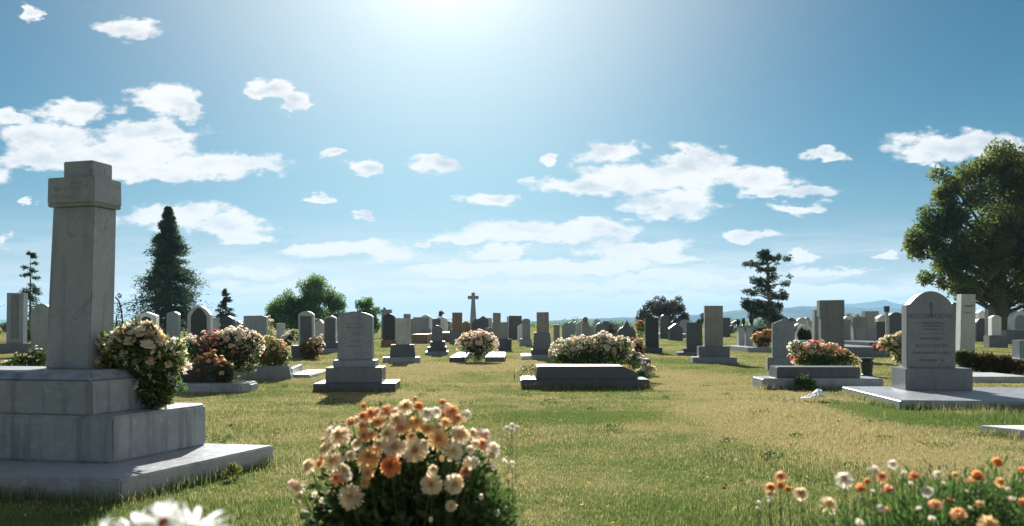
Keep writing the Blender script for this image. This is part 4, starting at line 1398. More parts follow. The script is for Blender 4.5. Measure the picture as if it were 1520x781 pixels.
conifer('conifer_tree', 'tall dense dark conifer with pointed top behind the left headstones', 55, 250, 309, 495, 52, 44000, 'needle', 0.28, 0.0, 0.2, prof=0.98, seed=3, droop=.16)
conifer('conifer_tree', 'small pointed conifer behind the black round topped headstone', 58, 335.5, 430, 495, 15, 6000, 'needle_l', 0.10, 0.05, 0.16, prof=0.8, seed=5)
conifer('conifer_tree', 'sparse ragged conifer at the far left beside the pillar monument', 50, 45, 374, 500, 19, 5200, 'needle', 0.10, 0.35, 0.17, start=.12, prof=0.55, seed=8)
conifer('conifer_tree', 'tiny thin dark conifer left of the tall brown headstone', 60, 656, 462, 500, 13, 2200, 'needle_l', 0.07, 0.2, 0.14, prof=0.7, seed=12)
lump_tree('broadleaf_tree', 'wide leafy green tree clump behind the framed headstone at left', 62,
          [(470, 432, 24, 20), (487, 448, 24, 20), (450, 452, 22, 20), (415, 462, 20, 20), (432, 452, 16, 16), (500, 462, 12, 18), (465, 468, 40, 22), (408, 475, 14, 14), (430, 475, 26, 16), (490, 478, 24, 14), (460, 484, 40, 12)], (462, 466, 440), 0.22, 34000, 0.17, 'tree_b', 'bark', 14, 0.46)
lump_tree('broadleaf_tree', 'slender leafy tree right behind the grey headstone left of centre', 60,
          [(541, 450, 11, 12), (546, 466, 14, 14), (535, 470, 12, 14), (548, 484, 13, 14), (536, 488, 12, 10)], (542, 542, 450), 0.12, 8000, 0.16, 'tree_b', 'bark', 12, 0.4)
lump_tree('broadleaf_tree', 'round brownish green tree with sky gaps, right of the slim black headstone', 72,
          [(985, 455, 20, 15), (968, 462, 18, 15), (1002, 460, 18, 16), (1010, 472, 12, 12), (957, 474, 12, 12), (985, 470, 18, 14)], (992, 988, 455), 0.24, 8000, 0.20, 'tree_c', 'bark', 16, 0.34)
lump_tree('pine_tree', 'lone irregular pine with layered flat boughs right of centre', 50,
          [(1138, 380, 12, 9), (1113, 391, 15, 5), (1160, 383, 15, 5), (1140, 396, 22, 7), (1152, 410, 20, 5), (1130, 417, 17, 7), (1160, 422, 13, 4), (1116, 434, 14, 5), (1150, 437, 20, 7),
           (1120, 453, 15, 10), (1163, 441, 9, 5), (1130, 466, 14, 11), (1146, 458, 14, 8), (1109, 447, 8, 4), (1153, 474, 9, 9), (1135, 428, 14, 6), (1142, 380, 24, 3)], (1143, 1138, 374), 0.20, 13000, 0.17, 'needle_l', 'bark_pale', 12, 0.5, flat=0.6, lw=.35, lo=.9, hi=1.0)
lump_tree('broadleaf_tree', 'huge spreading broadleaf tree with outer leaves coloured sunlit yellow at the right edge', 46,
          [(1470, 262, 42, 40), (1420, 280, 34, 36), (1505, 270, 44, 46), (1400, 320, 32, 34), (1378, 352, 30, 26), (1362, 372, 20, 20), (1420, 355, 44, 40), (1470, 340, 50, 50), (1520, 345, 60, 60), (1400, 400, 34, 26), (1385, 418, 22, 12),
           (1440, 410, 44, 30), (1490, 415, 50, 36), (1545, 410, 50, 44), (1580, 340, 50, 60), (1560, 280, 40, 40), (1478, 440, 30, 18), (1530, 450, 36, 22), (1428, 436, 20, 12)], (1492, 1485, 290), 0.42, 78000, 0.21, 'tree_a', 'bark', 20, 0.33, second=('leaf_yl', 3600))
# small far shrubs, each one
for (nm, lb, dd, px, py, rx, ry, mt, nl) in (
        ('shrub', 'small bright green bush in the distance right of the cross', 85, 766, 484, 8, 8, 'tree_b', 900),
        ('shrub', 'low olive bush close to the foot of the tall cross', 80, 715, 488, 11, 6, 'tree_a', 800),
        ('shrub', 'dark bush framed by the pale stone arch at right', 46, 1194, 494, 10, 9, 'leaf_dk', 900),
        ('shrub', 'dark round bush far away behind the tall dark two part headstone', 70, 1260, 486, 9, 9, 'tree_c', 700),
        ('shrub', 'pale silvery bush at the far left beside the arched headstone', 40, 40, 494, 12, 14, 'leaf_dk', 800),
        ('shrub', 'dark thin bush just left of the tall narrow grey headstone', 60, 1041, 474, 4, 7, 'needle_l', 300),
        ('shrub', 'low green bush at the left foot of the iron trellis', 36, 196, 492, 14, 10, 'tree_b', 600),
        ('shrub', 'dark bush behind the two urns of the twin column pedestal', 55, 1128, 487, 12, 11, 'needle', 900),
        ('shrub', 'hazy grey green bush behind the panelled block headstone at right', 75, 1268, 476, 14, 9, 'tree_c', 700)):
    lump_tree(nm, lb, dd, [(px, py, rx, ry), (px - rx * .4, py + ry * .4, rx * .7, ry * .7), (px + rx * .5, py + ry * .3, rx * .6, ry * .7)], (px, px, py), 0.05, nl, 0.18, mt, 'bark', 6, 0.5, cat='shrub')

hedge = thing('hedge', 'low hazy green hedge along the horizon behind all the headstones', 'hedge', (0, 190, 0))
hx = np.linspace(-175, 175, 150)
foliage_obj('foliage', [(x, random.uniform(-1, 1), random.uniform(.5, .9)) for x in hx], [(2.2, 1.2, random.uniform(.6, 1.5)) for x in hx], 26000, 0.42, M['tree_b'], hedge, 0.2, 0.5, 0.6)
for k, (px, dd, rx, ry, mt, lb) in enumerate(((95, 70, 16, 7, 'tree_a', 'low olive bush just left of the pillar monument base'), (5, 75, 18, 8, 'tree_c', 'dark low bush at the far left edge beyond the lawn'), (365, 66, 9, 7, 'leaf_dk', 'dark low bush left of the domed grey headstone'),
        (600, 90, 12, 6, 'tree_b', 'green low bush far behind the pale fluted headstone'), (635, 80, 12, 5, 'tree_c', 'brownish low bush left of the tiny thin conifer'), (850, 95, 9, 6, 'leaf_dk', 'small dark bush right of the big tapered base'), (905, 70, 12, 6, 'tree_c', 'purplish low bush above the white flower bed'),
        (1078, 68, 10, 7, 'leaf_dk', 'dark low bush left of the twin column pedestal'), (1165, 80, 10, 8, 'tree_b', 'green low bush right of the lone pine trunk'), (1225, 90, 14, 8, 'tree_c', 'dark low bush under the hills behind the stone arch'), (1350, 75, 16, 9, 'leaf_dk', 'dark bush behind the shouldered headstone'), (1460, 70, 14, 8, 'tree_b', 'green bush under the huge right tree'))):
    lump_tree('shrub', lb, dd, [(px, 494 - ry, rx, ry), (px - rx * .5, 495 - ry * .7, rx * .6, ry * .7), (px + rx * .5, 495 - ry * .6, rx * .6, ry * .6)], (px, px, 490), 0.04, 800, 0.2, mt, 'bark', 6, 0.5, cat='shrub')

# pale stone arch around the dark bush
d = 44
root = thing('stone_arch', 'pale low stone arch on a flat slab, right of the peaked leaning headstone', 'arch', (wx(1194, d), d, 0))
bm = bmesh.new()
pts = []
for i in range(13):
    a = PI * i / 12
    pts.append((math.cos(a) * wx(760 + 13, d), 0, 0.35 + math.sin(a) * (wz(483, d) - .35)))
tube(bm, [(pts[0][0], 0, 0)] + pts + [(pts[-1][0], 0, 0)], 0.075, 8)
bm_obj('arch', bm, M['white'], root)
bm = bmesh.new()
prism_plan(bm, [(-.95, -.5), (.75, -.5), (.75, .5), (-.95, .5)], -.04, None, .16)
bm_obj('ground_slab', bm, M['white'], root, .01)
# right edge group
grave('pale headstone with a blue domed cap at right below the big tree', 46, [
    ('tablet', 1467.5, 1487, 453, 0.4, 0.0, 'flat', 'mid', P0), ('cap', 1466.5, 1489, 446.5, 0.5, -0.05, 'seg', 'bluegrey', CH(k=0.3))])
grave('short white weathered headstone on a dark step below the big tree', 36, [
    ('plinth', 1471, 1497, 498, 0.6, 0, 'flat', 'mid', P0), ('tablet', 1473.5, 1487, 468, 0.35, 0.12, 'seg', 'white', CH(k=0.25))], R(-8))
grave('tall hazy white headstone just left of the white arch at right', 50, [('headstone', 1489, 1503, 455, 0.4, 0, 'seg', 'grey_lt', CH(k=0.35))])
grave('white arched headstone with pale panel at the right edge', 42, [
    ('plinth', 1496, 1530, 490, 0.7, 0, 'flat', 'mid', P0), ('tablet', 1502, 1527, 462, 0.4, 0.1, 'round', 'white', CH(panel=dict(inset=.45, top=.22, bot=.05, mat='grey', shape='round')))], R(-6))
grave('white stone pedestal cut off by the right edge of the picture', 22, [
    ('plinth', 1509, 1545, 532, 0.6, 0, 'flat', 'white', P0), ('tablet', 1513.5, 1540, 505, 0.35, 0.1, 'flat', 'bluegrey', P0)])
grave('broken white obelisk stub behind the white square column', 52, [('headstone', 1452, 1463, 460, 0.4, 0, 'peak', 'white', CH(k=0.4))])

# ------------------------------------------------------------------ far rows: each its own stone, told apart by tone, shape and neighbours
gaps = [(84, 130, 'left of the pillar monument'), (360, 376, 'left of the domed grey headstone'), (505, 560, 'behind the grey headstone left of centre'),
        (590, 640, 'behind the pale fluted headstone'), (645, 668, 'around the tiny thin conifer'), (708, 732, 'just right of the tall cross'),
        (755, 776, 'left of the flared blue grey headstone'), (846, 864, 'left of the urn topped pillar'), (874, 920, 'above the white flower bed'),
        (985, 1020, 'under the round brownish tree'), (1072, 1095, 'left of the twin column pedestal'), (1150, 1182, 'below the lone pine'),
        (1182, 1212, 'behind the stone arch'), (1240, 1270, 'behind the tall two part headstone'), (1290, 1316, 'left of the lantern post'),
        (1325, 1345, 'at the left shoulder of the lettered headstone'), (1448, 1470, 'right of the white square column'), (1488, 1520, 'under the huge right tree')]
tones = [('pale', 'white'), ('mid grey', 'grey'), ('dark', 'dark'), ('blue grey', 'bluegrey'), ('light grey', 'grey_lt'), ('taupe', 'taupe')]
shp = [('flat topped', 'flat', .1), ('round topped', 'round', .1), ('pointed', 'peak', .35), ('low domed', 'seg', .25)]
rr = random.Random(21)
for (xa, xb, where) in gaps:
    nst = max(4, int((xb - xa) / 4.2))
    combos = [(a, b) for a in tones for b in shp]
    rr.shuffle(combos)
    for k in range(nst):
        (tn, tm), (sn, ss, sk) = combos[k]
        dd = rr.uniform(46, 110)
        px = xa + (xb - xa) * (k + rr.uniform(.2, .8)) / nst
        w = rr.uniform(.5, 1.0) * F / dd
        hpx = rr.uniform(.8, 1.75) * F / dd
        yb_ = HZ + H * F / dd
        grave('%s %s headstone far off %s' % (tn, sn, where), dd,
              [('headstone', px - w / 2, px + w / 2, yb_ - hpx, rr.uniform(.25, .5), 0, ss, tm, CH(k=sk, bevel=0.01))], R(rr.uniform(-8, 8)), group='headstones of the far rows')

# ------------------------------------------------------------------ ground, grass, hills
def grass_color(nt, blade=False):
    """dry straw and green turf in patches by place"""
    p = pos_vec(nt)
    n1 = noise(nt, p, 0.33, 4, 0.6, 0.3)
    n2 = noise(nt, p, 1.7, 3, 0.6)
    n3 = noise(nt, p, 14, 2, 0.6)
    f = math_node(nt, 'ADD', math_node(nt, 'MULTIPLY', n1, 0.62), math_node(nt, 'MULTIPLY', n2, 0.38))
    # a worn dry track and a few greener corners
    g = nt.nodes.new('ShaderNodeNewGeometry')
    def spot(cx, cy, rx, ry, amt):
        v = vmath(nt, 'MULTIPLY', g.outputs['Position'], (1 / rx, 1 / ry, 0))
        dd = vmath(nt, 'DISTANCE', v, (cx / rx, cy / ry, 0))
        return math_node(nt, 'MULTIPLY', math_node(nt, 'SUBTRACT', 1.0, ramp(nt, dd, 0.2, 1.0)), amt)
    for sp in ((2.9, 9.0, 1.5, 3.6, 0.22), (3.4, 6.6, 1.0, 1.8, 0.20), (3.6, 14, 2.0, 8, 0.14), (-1.5, 20, 7, 8, 0.12), (4.6, 9.8, .9, 1.8, -0.34), (5.6, 8.9, 1.6, 1.0, -0.30),
               (0.6, 9.3, 1.6, 1.1, -0.22), (-2.2, 4.2, 1.5, 1.0, -0.12), (0.8, 4.6, 1.6, 1.0, -0.10), (2.0, 3.6, 1.4, 1.0, -0.18), (-1.8, 12.2, 2.0, 1.2, 0.10), (6, 13.3, 3.5, 0.8, -.15), (1.6, 12.9, 2.0, 0.35, -.25)):
        f = math_node(nt, 'ADD', f, spot(*sp))
    dry = ramp(nt, f, 0.38, 0.64)
    ri = nt.nodes.new('ShaderNodeNewGeometry').outputs['Random Per Island']
    n3 = math_node(nt, 'ADD', math_node(nt, 'MULTIPLY', n3, 0.35), math_node(nt, 'MULTIPLY', ri, 0.65)) if blade else n3
    dry = ramp(nt, math_node(nt, 'ADD', f, math_node(nt, 'MULTIPLY', math_node(nt, 'SUBTRACT', ri, 0.5), 0.30)), 0.36, 0.66) if blade else dry
    green = mixc(nt, n3, (0.06, 0.10, 0.022), (0.19, 0.255, 0.075))
    straw = mixc(nt, n3, (0.20, 0.175, 0.075), (0.50, 0.43, 0.21))
    return mixc(nt, dry, green, straw), dry


m, nt = new_mat('lawn_soil')
out = nt.nodes.new('ShaderNodeOutputMaterial')
bs = nt.nodes.new('ShaderNodeBsdfDiffuse')
c, _ = grass_color(nt)
fine = noise(nt, pos_vec(nt), 60, 3, 0.7)
c = mixc(nt, 0.55, c, mixc(nt, fine, (0.25, 0.25, 0.25), (1.3, 1.3, 1.3)), 'MULTIPLY')
L(nt, c, bs.inputs[0])
bp = nt.nodes.new('ShaderNodeBump')
bp.inputs['Strength'].default_value = 0.7
bp.inputs['Distance'].default_value = 0.05
L(nt, fine, bp.inputs['Height'])
L(nt, bp.outputs[0], bs.inputs['Normal'])
L(nt, bs.outputs[0], out.inputs[0])
M['lawn'] = m
bm = bmesh.new()
for a in ((-5150, -35), (5150, -35), (5150, 5560), (-5150, 5560)):
    bm.verts.new((a[0], a[1], 0))
bm.faces.new(bm.verts[:])
gr = bm_obj('ground', bm, M['lawn'])
struct(gr)

m, nt = new_mat('grass_blades')
out = nt.nodes.new('ShaderNodeOutputMaterial')
c, dry = grass_color(nt, True)
d1 = nt.nodes.new('ShaderNodeBsdfDiffuse')
t1 = nt.nodes.new('ShaderNodeBsdfTranslucent')
mx = nt.nodes.new('ShaderNodeMixShader')
mx.inputs[0].default_value = 0.5
L(nt, c, d1.inputs[0])
L(nt, c, t1.inputs[0])
L(nt, d1.outputs[0], mx.inputs[1])
L(nt, t1.outputs[0], mx.inputs[2])
gl = nt.nodes.new('ShaderNodeBsdfGlossy')
gl.inputs['Roughness'].default_value = 0.45
m2 = nt.nodes.new('ShaderNodeMixShader')
m2.inputs[0].default_value = 0.04
L(nt, mx.outputs[0], m2.inputs[1])
L(nt, gl.outputs[0], m2.inputs[2])
L(nt, m2.outputs[0], out.inputs[0])
M['blades'] = m


def blades(Pn, hgt, wid, leanf=0.55):
    n = len(Pn)
    a = rng.uniform(0, 2 * PI, n)
    dirv = np.stack([np.cos(a), np.sin(a), np.zeros(n)], 1)
    b = a + PI / 2 + rng.normal(0, .5, n)
    sd = np.stack([np.cos(b), np.sin(b), np.zeros(n)], 1)
    lean = rng.uniform(0.05, leanf, n)[:, None] * hgt[:, None]
    up = np.array([0, 0, 1.0])
    w = wid[:, None]
    m1 = Pn + dirv * lean * 0.3 + up * hgt[:, None] * 0.55
    tp = Pn + dirv * lean + up * hgt[:, None] * np.sqrt(np.maximum(.2, 1 - (lean / hgt[:, None]) ** 2 * .5))
    V = np.stack([Pn - sd * w / 2, Pn + sd * w / 2, m1 + sd * w * .38, m1 - sd * w * .38, tp], 1).reshape(-1, 3)
    base = np.arange(n)[:, None] * 5
    idx = (base + np.array([0, 1, 2, 3, 3, 2, 4])[None]).ravel()
    sz = np.tile([4, 3], n)
    return V, idx, sz


def wedge(n, d0, d1, k=0.72, pad=0.6):
    d = np.sqrt(rng.uniform(d0 ** 2, d1 ** 2, n))
    x = rng.uniform(-1, 1, n) * (k * d + pad)
    return np.stack([x, d, np.zeros(n)], 1)


parts = []
for (n, a, b, h0, h1, w) in ((130000, 0.7, 5.0, .012, .045, .0036), (190000, 5.0, 10.0, .012, .040, .0046), (190000, 10, 20, .014, .036, .007), (110000, 20, 40, .016, .036, .016), (50000, 40, 80, .02, .04, .035)):
    Pn = wedge(n, a, b)
    hh = rng.uniform(h0, h1, n)
    hmod = 0.8 + 0.5 * np.sin(Pn[:, 0] * 1.9 + 1.3 * np.sin(Pn[:, 1] * 1.1)) * np.sin(Pn[:, 1] * 1.7 + 0.7)
    parts.append(blades(Pn, hh * np.clip(hmod, .55, 1.4), np.full(n, w) * rng.uniform(.7, 1.3, n)))


def edge_tufts(A, B, n, h, jitter=0.05, w=.004):
    A, B = np.array(A), np.array(B)
    t = rng.random(n)
    Pn = np.zeros((n, 3))
    Pn[:, :2] = A + (B - A) * t[:, None] + rng.normal(0, 1, (n, 2)) * jitter
    clump = 0.6 + 0.6 * np.abs(np.sin(t * 37 + 3 * np.sin(t * 11)))
    parts.append(blades(Pn, rng.uniform(.5, 1.2, n) * h * clump, np.full(n, w), 0.7))


edge_tufts((-4.6, 5.25), (-2.43, 4.84), 1500, 0.10)
edge_tufts((-2.39, 4.84), (-1.87, 6.2), 900, 0.08)
edge_tufts((4.97, 10.15), (8.0, 9.88), 1800, 0.09, .06, .005)
edge_tufts((4.92, 10.2), (5.12, 12.3), 900, 0.08, .06, .005)
edge_tufts((wx(773, 13.3), 13.27), (wx(965, 13.3), 13.27), 900, 0.11, .05, .006)
edge_tufts((wx(1122, 13.3), 13.2), (wx(1312, 13.3), 13.1), 800, 0.10, .06, .006)
edge_tufts((wx(463, 12.7), 12.7), (wx(584, 12.7), 12.75), 500, 0.06, .04, .005)
edge_tufts((4.6, 7.95), (6.0, 5.8), 1400, 0.09, .06, .004)
edge_tufts((5.0, 9.2), (7.5, 9.2), 4000, 0.10, .35, .005)
Vs, Is, Ss, off = [], [], [], 0
for V, idx, sz in parts:
    Vs.append(V)
    Is.append(idx + off)
    Ss.append(sz)
    off += len(V)
go = fast_mesh('grass', np.concatenate(Vs), np.concatenate(Is), np.concatenate(Ss), M['blades'])
go['kind'] = 'stuff'

Pn = wedge(420, 2.0, 16.0)
Pn[:, 2] = rng.uniform(.02, .035, len(Pn))
ax = unit(rng.normal(size=(len(Pn), 3)) * np.array([1, 1, .25]))
V, idx, sz = leaf_quads(Pn, ax, unit(np.cross(ax, np.array([0, 0, 1.0]) + rng.normal(0, .3, (len(Pn), 3)))), rng.uniform(.025, .055, len(Pn)), rng.uniform(.015, .035, len(Pn)))
lo_ = fast_mesh('fallen_leaves', V, idx, sz, leaf_mat('fallen_leaf', (0.20, 0.10, 0.035), (0.42, 0.30, 0.10), 0.3, 4))
lo_['kind'] = 'stuff'
cc = wedge(110, 2.2, 14.0)
Pn = np.repeat(cc, 26, axis=0) + np.concatenate([rng.normal(0, 1, (110 * 26, 2)) * np.repeat(rng.uniform(.03, .10, 110), 26)[:, None], np.zeros((110 * 26, 1))], 1)
Pn[:, 2] = rng.uniform(.01, .03, len(Pn))
ax = unit(rng.normal(size=(len(Pn), 3)) * np.array([1, 1, .3]) + np.array([0, 0, .25]))
V, idx, sz = leaf_quads(Pn, ax, side_of(ax), rng.uniform(.02, .05, len(Pn)), rng.uniform(.012, .026, len(Pn)))
cl_ = fast_mesh('clover', V, idx, sz, leaf_mat('clover_leaf', (0.07, 0.12, 0.03), (0.13, 0.19, 0.055), 0.45, 6))
cl_['kind'] = 'stuff'
dd_ = wedge(90, 2.5, 14.0)
dd_[:, 2] = rng.uniform(.03, .055, 90)
V, idx, sz = [], [], []
for q in range(5):
    ax = unit(rng.normal(size=(90, 3)) * np.array([1, 1, .3]) + np.array([0, 0, .2]))
    v_, i_, s_ = leaf_quads(dd_, ax, side_of(ax), np.full(90, .014), np.full(90, .010))
    idx.append(i_ + len(v_) * q)
    V.append(v_)
    sz.append(s_)
yl_ = fast_mesh('lawn_flowers', np.concatenate(V), np.concatenate(idx), np.concatenate(sz), leaf_mat('yellow_lawn_flower', (0.75, 0.55, 0.05), (0.8, 0.65, 0.12), 0.4, 5))
yl_['kind'] = 'stuff'

# hills
m, nt = new_mat('hillside')
out = nt.nodes.new('ShaderNodeOutputMaterial')
bs = nt.nodes.new('ShaderNodeBsdfDiffuse')
n1 = noise(nt, pos_vec(nt), 0.006, 6, 0.6, .5)
n2 = noise(nt, pos_vec(nt), 0.03, 4, 0.6)
c = mixc(nt, ramp(nt, n1, .4, .6), (0.035, 0.06, 0.035), (0.12, 0.13, 0.065))
c = mixc(nt, math_node(nt, 'MULTIPLY', ramp(nt, n2, .5, .62), .6), c, (0.03, 0.05, 0.025))
L(nt, c, bs.inputs[0])
L(nt, bs.outputs[0], out.inputs[0])
M['hill'] = m


def hill(profile, dist, half, name):
    """profile: (px, py) ridge line in photo measures at distance dist; a ridge with slopes in front and behind"""
    xs = np.linspace(profile[0][0], profile[-1][0], 120)
    ys = np.interp(xs, [p[0] for p in profile], [p[1] for p in profile])
    V, Fc = [], []
    rows = 14
    for j in range(rows + 1):
        v = j / rows * 2 - 1
        k = math.cos(v * PI / 2) ** 1.3 if abs(v) < 1 else 0
        for i, (x, y) in enumerate(zip(xs, ys)):
            zz = max(0, wz(y, dist) - H) * k
            zz *= 1 + 0.10 * math.sin(i * .55 + j * 1.7) * (abs(v) > .1) + 0.05 * math.sin(i * 1.3 - j * 2.3) * (abs(v) > .1)
            V.append((wx(x, dist), dist + v * half, zz - 1.5))
    n = len(xs)
    for j in range(rows):
        for i in range(n - 1):
            a = j * n + i
            Fc.append((a, a + 1, a + n + 1, a + n))
    o = link_mesh(name, V, Fc, M['hill'], None, None, True)
    struct(o)
    return o


hill([(700, 479), (800, 476), (860, 473), (930, 470.5), (1000, 470), (1060, 464), (1120, 458.5), (1180, 455.5), (1230, 455), (1300, 458), (1380, 464), (1480, 470), (1600, 474), (1800, 478)], 3000, 700, 'hills')
hill([(1090, 476), (1180, 462), (1240, 454), (1290, 447.5), (1330, 452), (1400, 461), (1500, 468), (1650, 473), (1900, 479)], 4600, 800, 'hills')
hill([(-500, 476), (-200, 473), (0, 474), (200, 476), (400, 476.5), (560, 477), (700, 478.5), (820, 479.5)], 4200, 700, 'hills')

# air
bm = bmesh.new()
prism_plan(bm, [(-5200, -40), (5200, -40), (5200, 5600), (-5200, 5600)], -2.6, None, 150)
hz = bm_obj('haze', bm, [])
m, nt = new_mat('air')
out = nt.nodes.new('ShaderNodeOutputMaterial')
pv = nt.nodes.new('ShaderNodeVolumePrincipled')
pv.inputs['Color'].default_value = (0.38, 0.70, 1.0, 1)
pv.inputs['Density'].default_value = 0.00022
pv.inputs['Anisotropy'].default_value = 0.05
L(nt, pv.outputs[0], out.inputs['Volume'])
hz.data.materials.append(m)
hz['kind'] = 'stuff'
USE_HAZE = True
if not USE_HAZE:
    bpy.data.objects.remove(hz)

# ------------------------------------------------------------------ sky, sun, camera
w = bpy.data.worlds.new('World')
bpy.context.scene.world = w
w.use_nodes = True
w.cycles.sampling_method = 'MANUAL'
w.cycles.sample_map_resolution = 256
nt = w.node_tree
nt.nodes.clear()
out = nt.nodes.new('ShaderNodeOutputWorld')
bg = nt.nodes.new('ShaderNodeBackground')
SKY_STR = 0.05
EXPO = 1.30
EK = 2 ** -EXPO        # the picture is exposed for the lawn, so the sky is dimmed by the same stop
bg.inputs['Strength'].default_value = SKY_STR
sky = nt.nodes.new('ShaderNodeTexSky')
sky.sky_type = 'NISHITA'
sky.sun_disc = False
sky.sun_elevation = SUN_EL
sky.sun_rotation = SUN_AZ
sky.air_density = 1.0
sky.dust_density = 0.3
sky.ozone_density = 3.0
tc = nt.nodes.new('ShaderNodeTexCoord')
sp = nt.nodes.new('ShaderNodeSeparateXYZ')
L(nt, tc.outputs['Generated'], sp.inputs[0])
ya = math_node(nt, 'MAXIMUM', math_node(nt, 'ABSOLUTE', sp.outputs[1]), 0.05)
u = math_node(nt, 'DIVIDE', sp.outputs[0], ya)
v = math_node(nt, 'DIVIDE', sp.outputs[2], ya)
cb = nt.nodes.new('ShaderNodeCombineXYZ')
L(nt, u, cb.inputs[0])
L(nt, v, cb.inputs[1])
uv = cb.outputs[0]
# pale aureole of the air round the sun, and a whiter band over the horizon
sdir = (math.sin(SUN_AZ) * math.cos(SUN_EL), math.cos(SUN_AZ) * math.cos(SUN_EL), math.sin(SUN_EL))
ang = math_node(nt, 'ARCCOSINE', vmath(nt, 'DOT_PRODUCT', vmath(nt, 'NORMALIZE', tc.outputs['Generated']), sdir))


def gauss(x, sig, amp):
    q = math_node(nt, 'DIVIDE', x, sig)
    return math_node(nt, 'MULTIPLY', math_node(nt, 'EXPONENT', math_node(nt, 'MULTIPLY', math_node(nt, 'MULTIPLY', q, q), -1.0)), amp)


glow = math_node(nt, 'ADD', gauss(ang, R(18), 0.78), gauss(ang, R(5), 0.75))
glow = math_node(nt, 'ADD', glow, math_node(nt, 'ADD', gauss(sp.outputs[2], 0.17, 0.17), gauss(sp.outputs[2], 0.07, 0.24)))
gcol = vmath(nt, 'MULTIPLY', (1.12 * EK / SKY_STR, 0.94 * EK / SKY_STR, 0.80 * EK / SKY_STR), (1, 1, 1))
gs = nt.nodes.new('ShaderNodeVectorMath')
gs.operation = 'SCALE'
L(nt, gcol, gs.inputs[0])
L(nt, glow, gs.inputs['Scale'])
tint = mixc(nt, ramp(nt, sp.outputs[2], -0.02, 0.20), (0.60 * EK, 0.74 * EK, 0.98 * EK), (0.18 * EK, 0.84 * EK, 0.98 * EK))
skyc = vmath(nt, 'ADD', vmath(nt, 'MULTIPLY', sky.outputs[0], tint), gs.outputs[0])
# domain warp
wn = nt.nodes.new('ShaderNodeTexNoise')
wn.inputs['Scale'].default_value = 16
wn.inputs['Detail'].default_value = 5
wn.inputs['Roughness'].default_value = 0.62
mp = nt.nodes.new('ShaderNodeMapping')
mp.inputs['Scale'].default_value = (1.0, 2.2, 1)
L(nt, uv, mp.inputs[0])
L(nt, mp.outputs[0], wn.inputs['Vector'])
warp = vmath(nt, 'MULTIPLY', vmath(nt, 'SUBTRACT', wn.outputs['Color'], (0.5, 0.5, 0.5)), (0.10, 0.042, 0))
uvw = vmath(nt, 'ADD', uv, warp)
clouds = [(250, 150, 52, 22), (105, 165, 60, 20), (60, 205, 80, 20), (165, 228, 150, 24), (330, 246, 95, 20), (215, 200, 90, 18), (285, 165, 28, 16), (60, 238, 90, 18), (220, 255, 120, 14),
          (5, 178, 44, 14), (193, 41, 48, 15), (50, 20, 14, 11), (400, 132, 30, 14), (430, 152, 28, 13), (255, 322, 90, 18), (345, 336, 62, 16), (370, 350, 42, 9), (490, 228, 26, 9), (546, 251, 32, 11), (645, 245, 40, 14),
          (722, 296, 36, 10), (465, 296, 24, 6), (530, 370, 110, 13), (375, 402, 80, 9), (900, 226, 56, 17), (960, 262, 120, 22), (860, 278, 75, 13), (1030, 250, 55, 34), (1000, 300, 75, 22), (1125, 266, 62, 20),
          (1165, 284, 70, 9), (1190, 308, 40, 9), (1225, 230, 33, 11), (1420, 218, 105, 22), (1470, 208, 48, 16), (1370, 232, 40, 10), (1110, 351, 48, 9), (780, 345, 130, 17), (890, 335, 60, 14), (700, 400, 130, 12),
          (850, 394, 150, 13), (950, 372, 90, 18), (1000, 384, 50, 11), (740, 372, 50, 12), (1185, 378, 26, 11), (1240, 402, 70, 7), (430, 426, 140, 9), (640, 424, 60, 7), (850, 425, 260, 9), (1230, 430, 170, 10),
          (960, 446, 300, 9), (560, 446, 200, 8), (1010, 412, 130, 9), (640, 360, 20, 4), (40, 295, 10, 5), (5, 358, 24, 10), (812, 241, 12, 8), (380, 445, 90, 7), (200, 440, 80, 10), (60, 455, 90, 8), (1400, 448, 120, 8),
          (540, 322, 16, 3), (1310, 378, 12, 4), (700, 352, 60, 9), (1600, 330, 60, 14), (-80, 260, 90, 22), (1640, 200, 70, 16)]
best = None
for (px, py, a, b) in clouds:
    a, b = a * 1.10, b * 1.22
    s_ = vmath(nt, 'MULTIPLY', uvw, (F / a, F / b, 0))
    e = vmath(nt, 'DISTANCE', s_, ((px - 760) / a, (HZ - py) / b, 0))
    if best is None:
        best = e
    else:
        n = nt.nodes.new('ShaderNodeMath')
        n.operation = 'SMOOTH_MIN'
        L(nt, best, n.inputs[0])
        L(nt, e, n.inputs[1])
        n.inputs[2].default_value = 0.12
        best = n.outputs[0]
base = math_node(nt, 'SUBTRACT', 1.0, best)
mp2 = nt.nodes.new('ShaderNodeMapping')
mp2.inputs['Scale'].default_value = (1.0, 1.8, 1)
L(nt, uv, mp2.inputs[0])
fb = noise(nt, mp2.outputs[0], 24, 7, 0.62)
sa = noise(nt, mp2.outputs[0], 9.5, 4, 0.55)
mp3 = nt.nodes.new('ShaderNodeMapping')
mp3.inputs['Scale'].default_value = (1.0, 1.8, 1)
mp3.inputs['Location'].default_value = (0.004, 0.045, 0)
L(nt, uv, mp3.inputs[0])
sb = noise(nt, mp3.outputs[0], 9.5, 4, 0.55)
dens = math_node(nt, 'ADD', base, math_node(nt, 'MULTIPLY', math_node(nt, 'SUBTRACT', fb, 0.5), 1.45))
alpha = ramp(nt, dens, -0.02, 0.40)
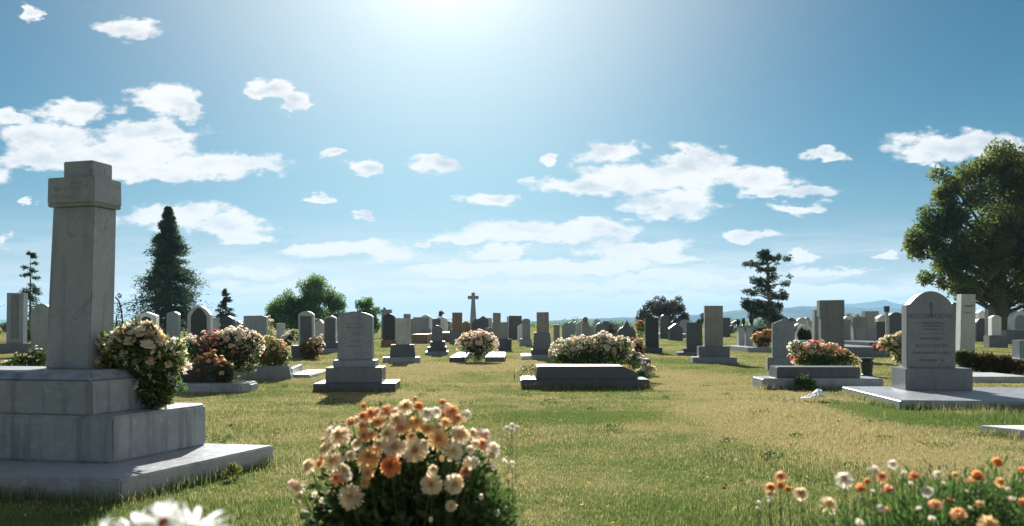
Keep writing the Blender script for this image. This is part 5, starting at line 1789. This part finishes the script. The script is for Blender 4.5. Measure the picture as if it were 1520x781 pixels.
# a few thin streaks low over the horizon
mp4 = nt.nodes.new('ShaderNodeMapping')
mp4.inputs['Scale'].default_value = (1.0, 9.0, 1)
L(nt, uv, mp4.inputs[0])
st = noise(nt, mp4.outputs[0], 5.5, 5, 0.55, 0.4)
low = math_node(nt, 'MULTIPLY', ramp(nt, st, 0.37, 0.68), math_node(nt, 'SUBTRACT', 1.0, ramp(nt, v, 0.02, 0.15)))
alpha = math_node(nt, 'MAXIMUM', alpha, math_node(nt, 'MULTIPLY', low, 0.9))
front = ramp(nt, sp.outputs[2], 0.0, 0.02)
alpha = math_node(nt, 'MULTIPLY', math_node(nt, 'MULTIPLY', alpha, front), 0.96)
thick = math_node(nt, 'ADD', math_node(nt, 'MULTIPLY', base, 0.55), math_node(nt, 'MULTIPLY', math_node(nt, 'SUBTRACT', sb, sa), 2.6))
thick = ramp(nt, math_node(nt, 'ADD', math_node(nt, 'MULTIPLY', thick, ramp(nt, v, 0.02, 0.16)), math_node(nt, 'MULTIPLY', math_node(nt, 'SUBTRACT', fb, 0.5), 0.5)), 0.12, 0.85)
CW = 1.04 * EK / SKY_STR
cloudc = mixc(nt, math_node(nt, 'MULTIPLY', thick, 0.85), (CW, CW * 0.985, CW * 0.97), (CW * 0.60, CW * 0.66, CW * 0.73))
# unseen broken cloud added overhead, behind and right to light the stones' shaded faces
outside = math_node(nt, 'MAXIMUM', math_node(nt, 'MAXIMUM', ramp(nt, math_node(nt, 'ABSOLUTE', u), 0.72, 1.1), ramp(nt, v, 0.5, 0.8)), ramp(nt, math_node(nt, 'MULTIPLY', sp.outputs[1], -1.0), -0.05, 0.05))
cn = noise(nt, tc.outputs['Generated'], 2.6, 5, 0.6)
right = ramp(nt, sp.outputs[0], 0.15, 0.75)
fill_cloud = ramp(nt, math_node(nt, 'ADD', cn, math_node(nt, 'MULTIPLY', right, 0.34)), 0.44, 0.66)
fill_cloud = math_node(nt, 'MULTIPLY', math_node(nt, 'MULTIPLY', fill_cloud, outside), front)
alpha = math_node(nt, 'MAXIMUM', alpha, math_node(nt, 'MULTIPLY', fill_cloud, math_node(nt, 'ADD', 0.16, math_node(nt, 'MULTIPLY', right, 0.5))))
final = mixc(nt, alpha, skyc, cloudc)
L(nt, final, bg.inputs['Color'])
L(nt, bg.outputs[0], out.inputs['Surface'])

sl = bpy.data.lights.new('sun', 'SUN')
sl.energy = 5.0
sl.angle = R(0.53)
sl.color = (1.0, 0.95, 0.87)
so = bpy.data.objects.new('sun', sl)
C.objects.link(so)
sv = Vector((math.sin(SUN_AZ) * math.cos(SUN_EL), math.cos(SUN_AZ) * math.cos(SUN_EL), math.sin(SUN_EL)))
so.rotation_mode = 'QUATERNION'
so.rotation_quaternion = sv.to_track_quat('Z', 'Y')
so.location = (0, 30, 40)

cam = bpy.data.cameras.new('camera')
cam.lens = 28
cam.sensor_width = 36
cam.shift_y = (HZ - 390.5) / 1520
cam.clip_end = 30000
cam.dof.use_dof = True
cam.dof.focus_distance = 13.0
cam.dof.aperture_fstop = 3.8
co = bpy.data.objects.new('camera', cam)
C.objects.link(co)
co.location = (0, 0, H)
co.rotation_euler = (PI / 2, 0, 0)
sc = bpy.context.scene
sc.camera = co
sc.view_settings.view_transform = 'Standard'
sc.view_settings.look = 'None'
sc.view_settings.exposure = EXPO
sc.view_settings.gamma = 1.0
sc.cycles.max_bounces = 8
sc.cycles.transparent_max_bounces = 8
sc.cycles.volume_bounces = 0
sc.cycles.use_denoising = True
for k_, v_ in LABELS.items():
    if len(k_.split()) > 16:
        print('LONG', k_)
    if len(v_) > 1:
        print('SAME LABEL', k_, v_)
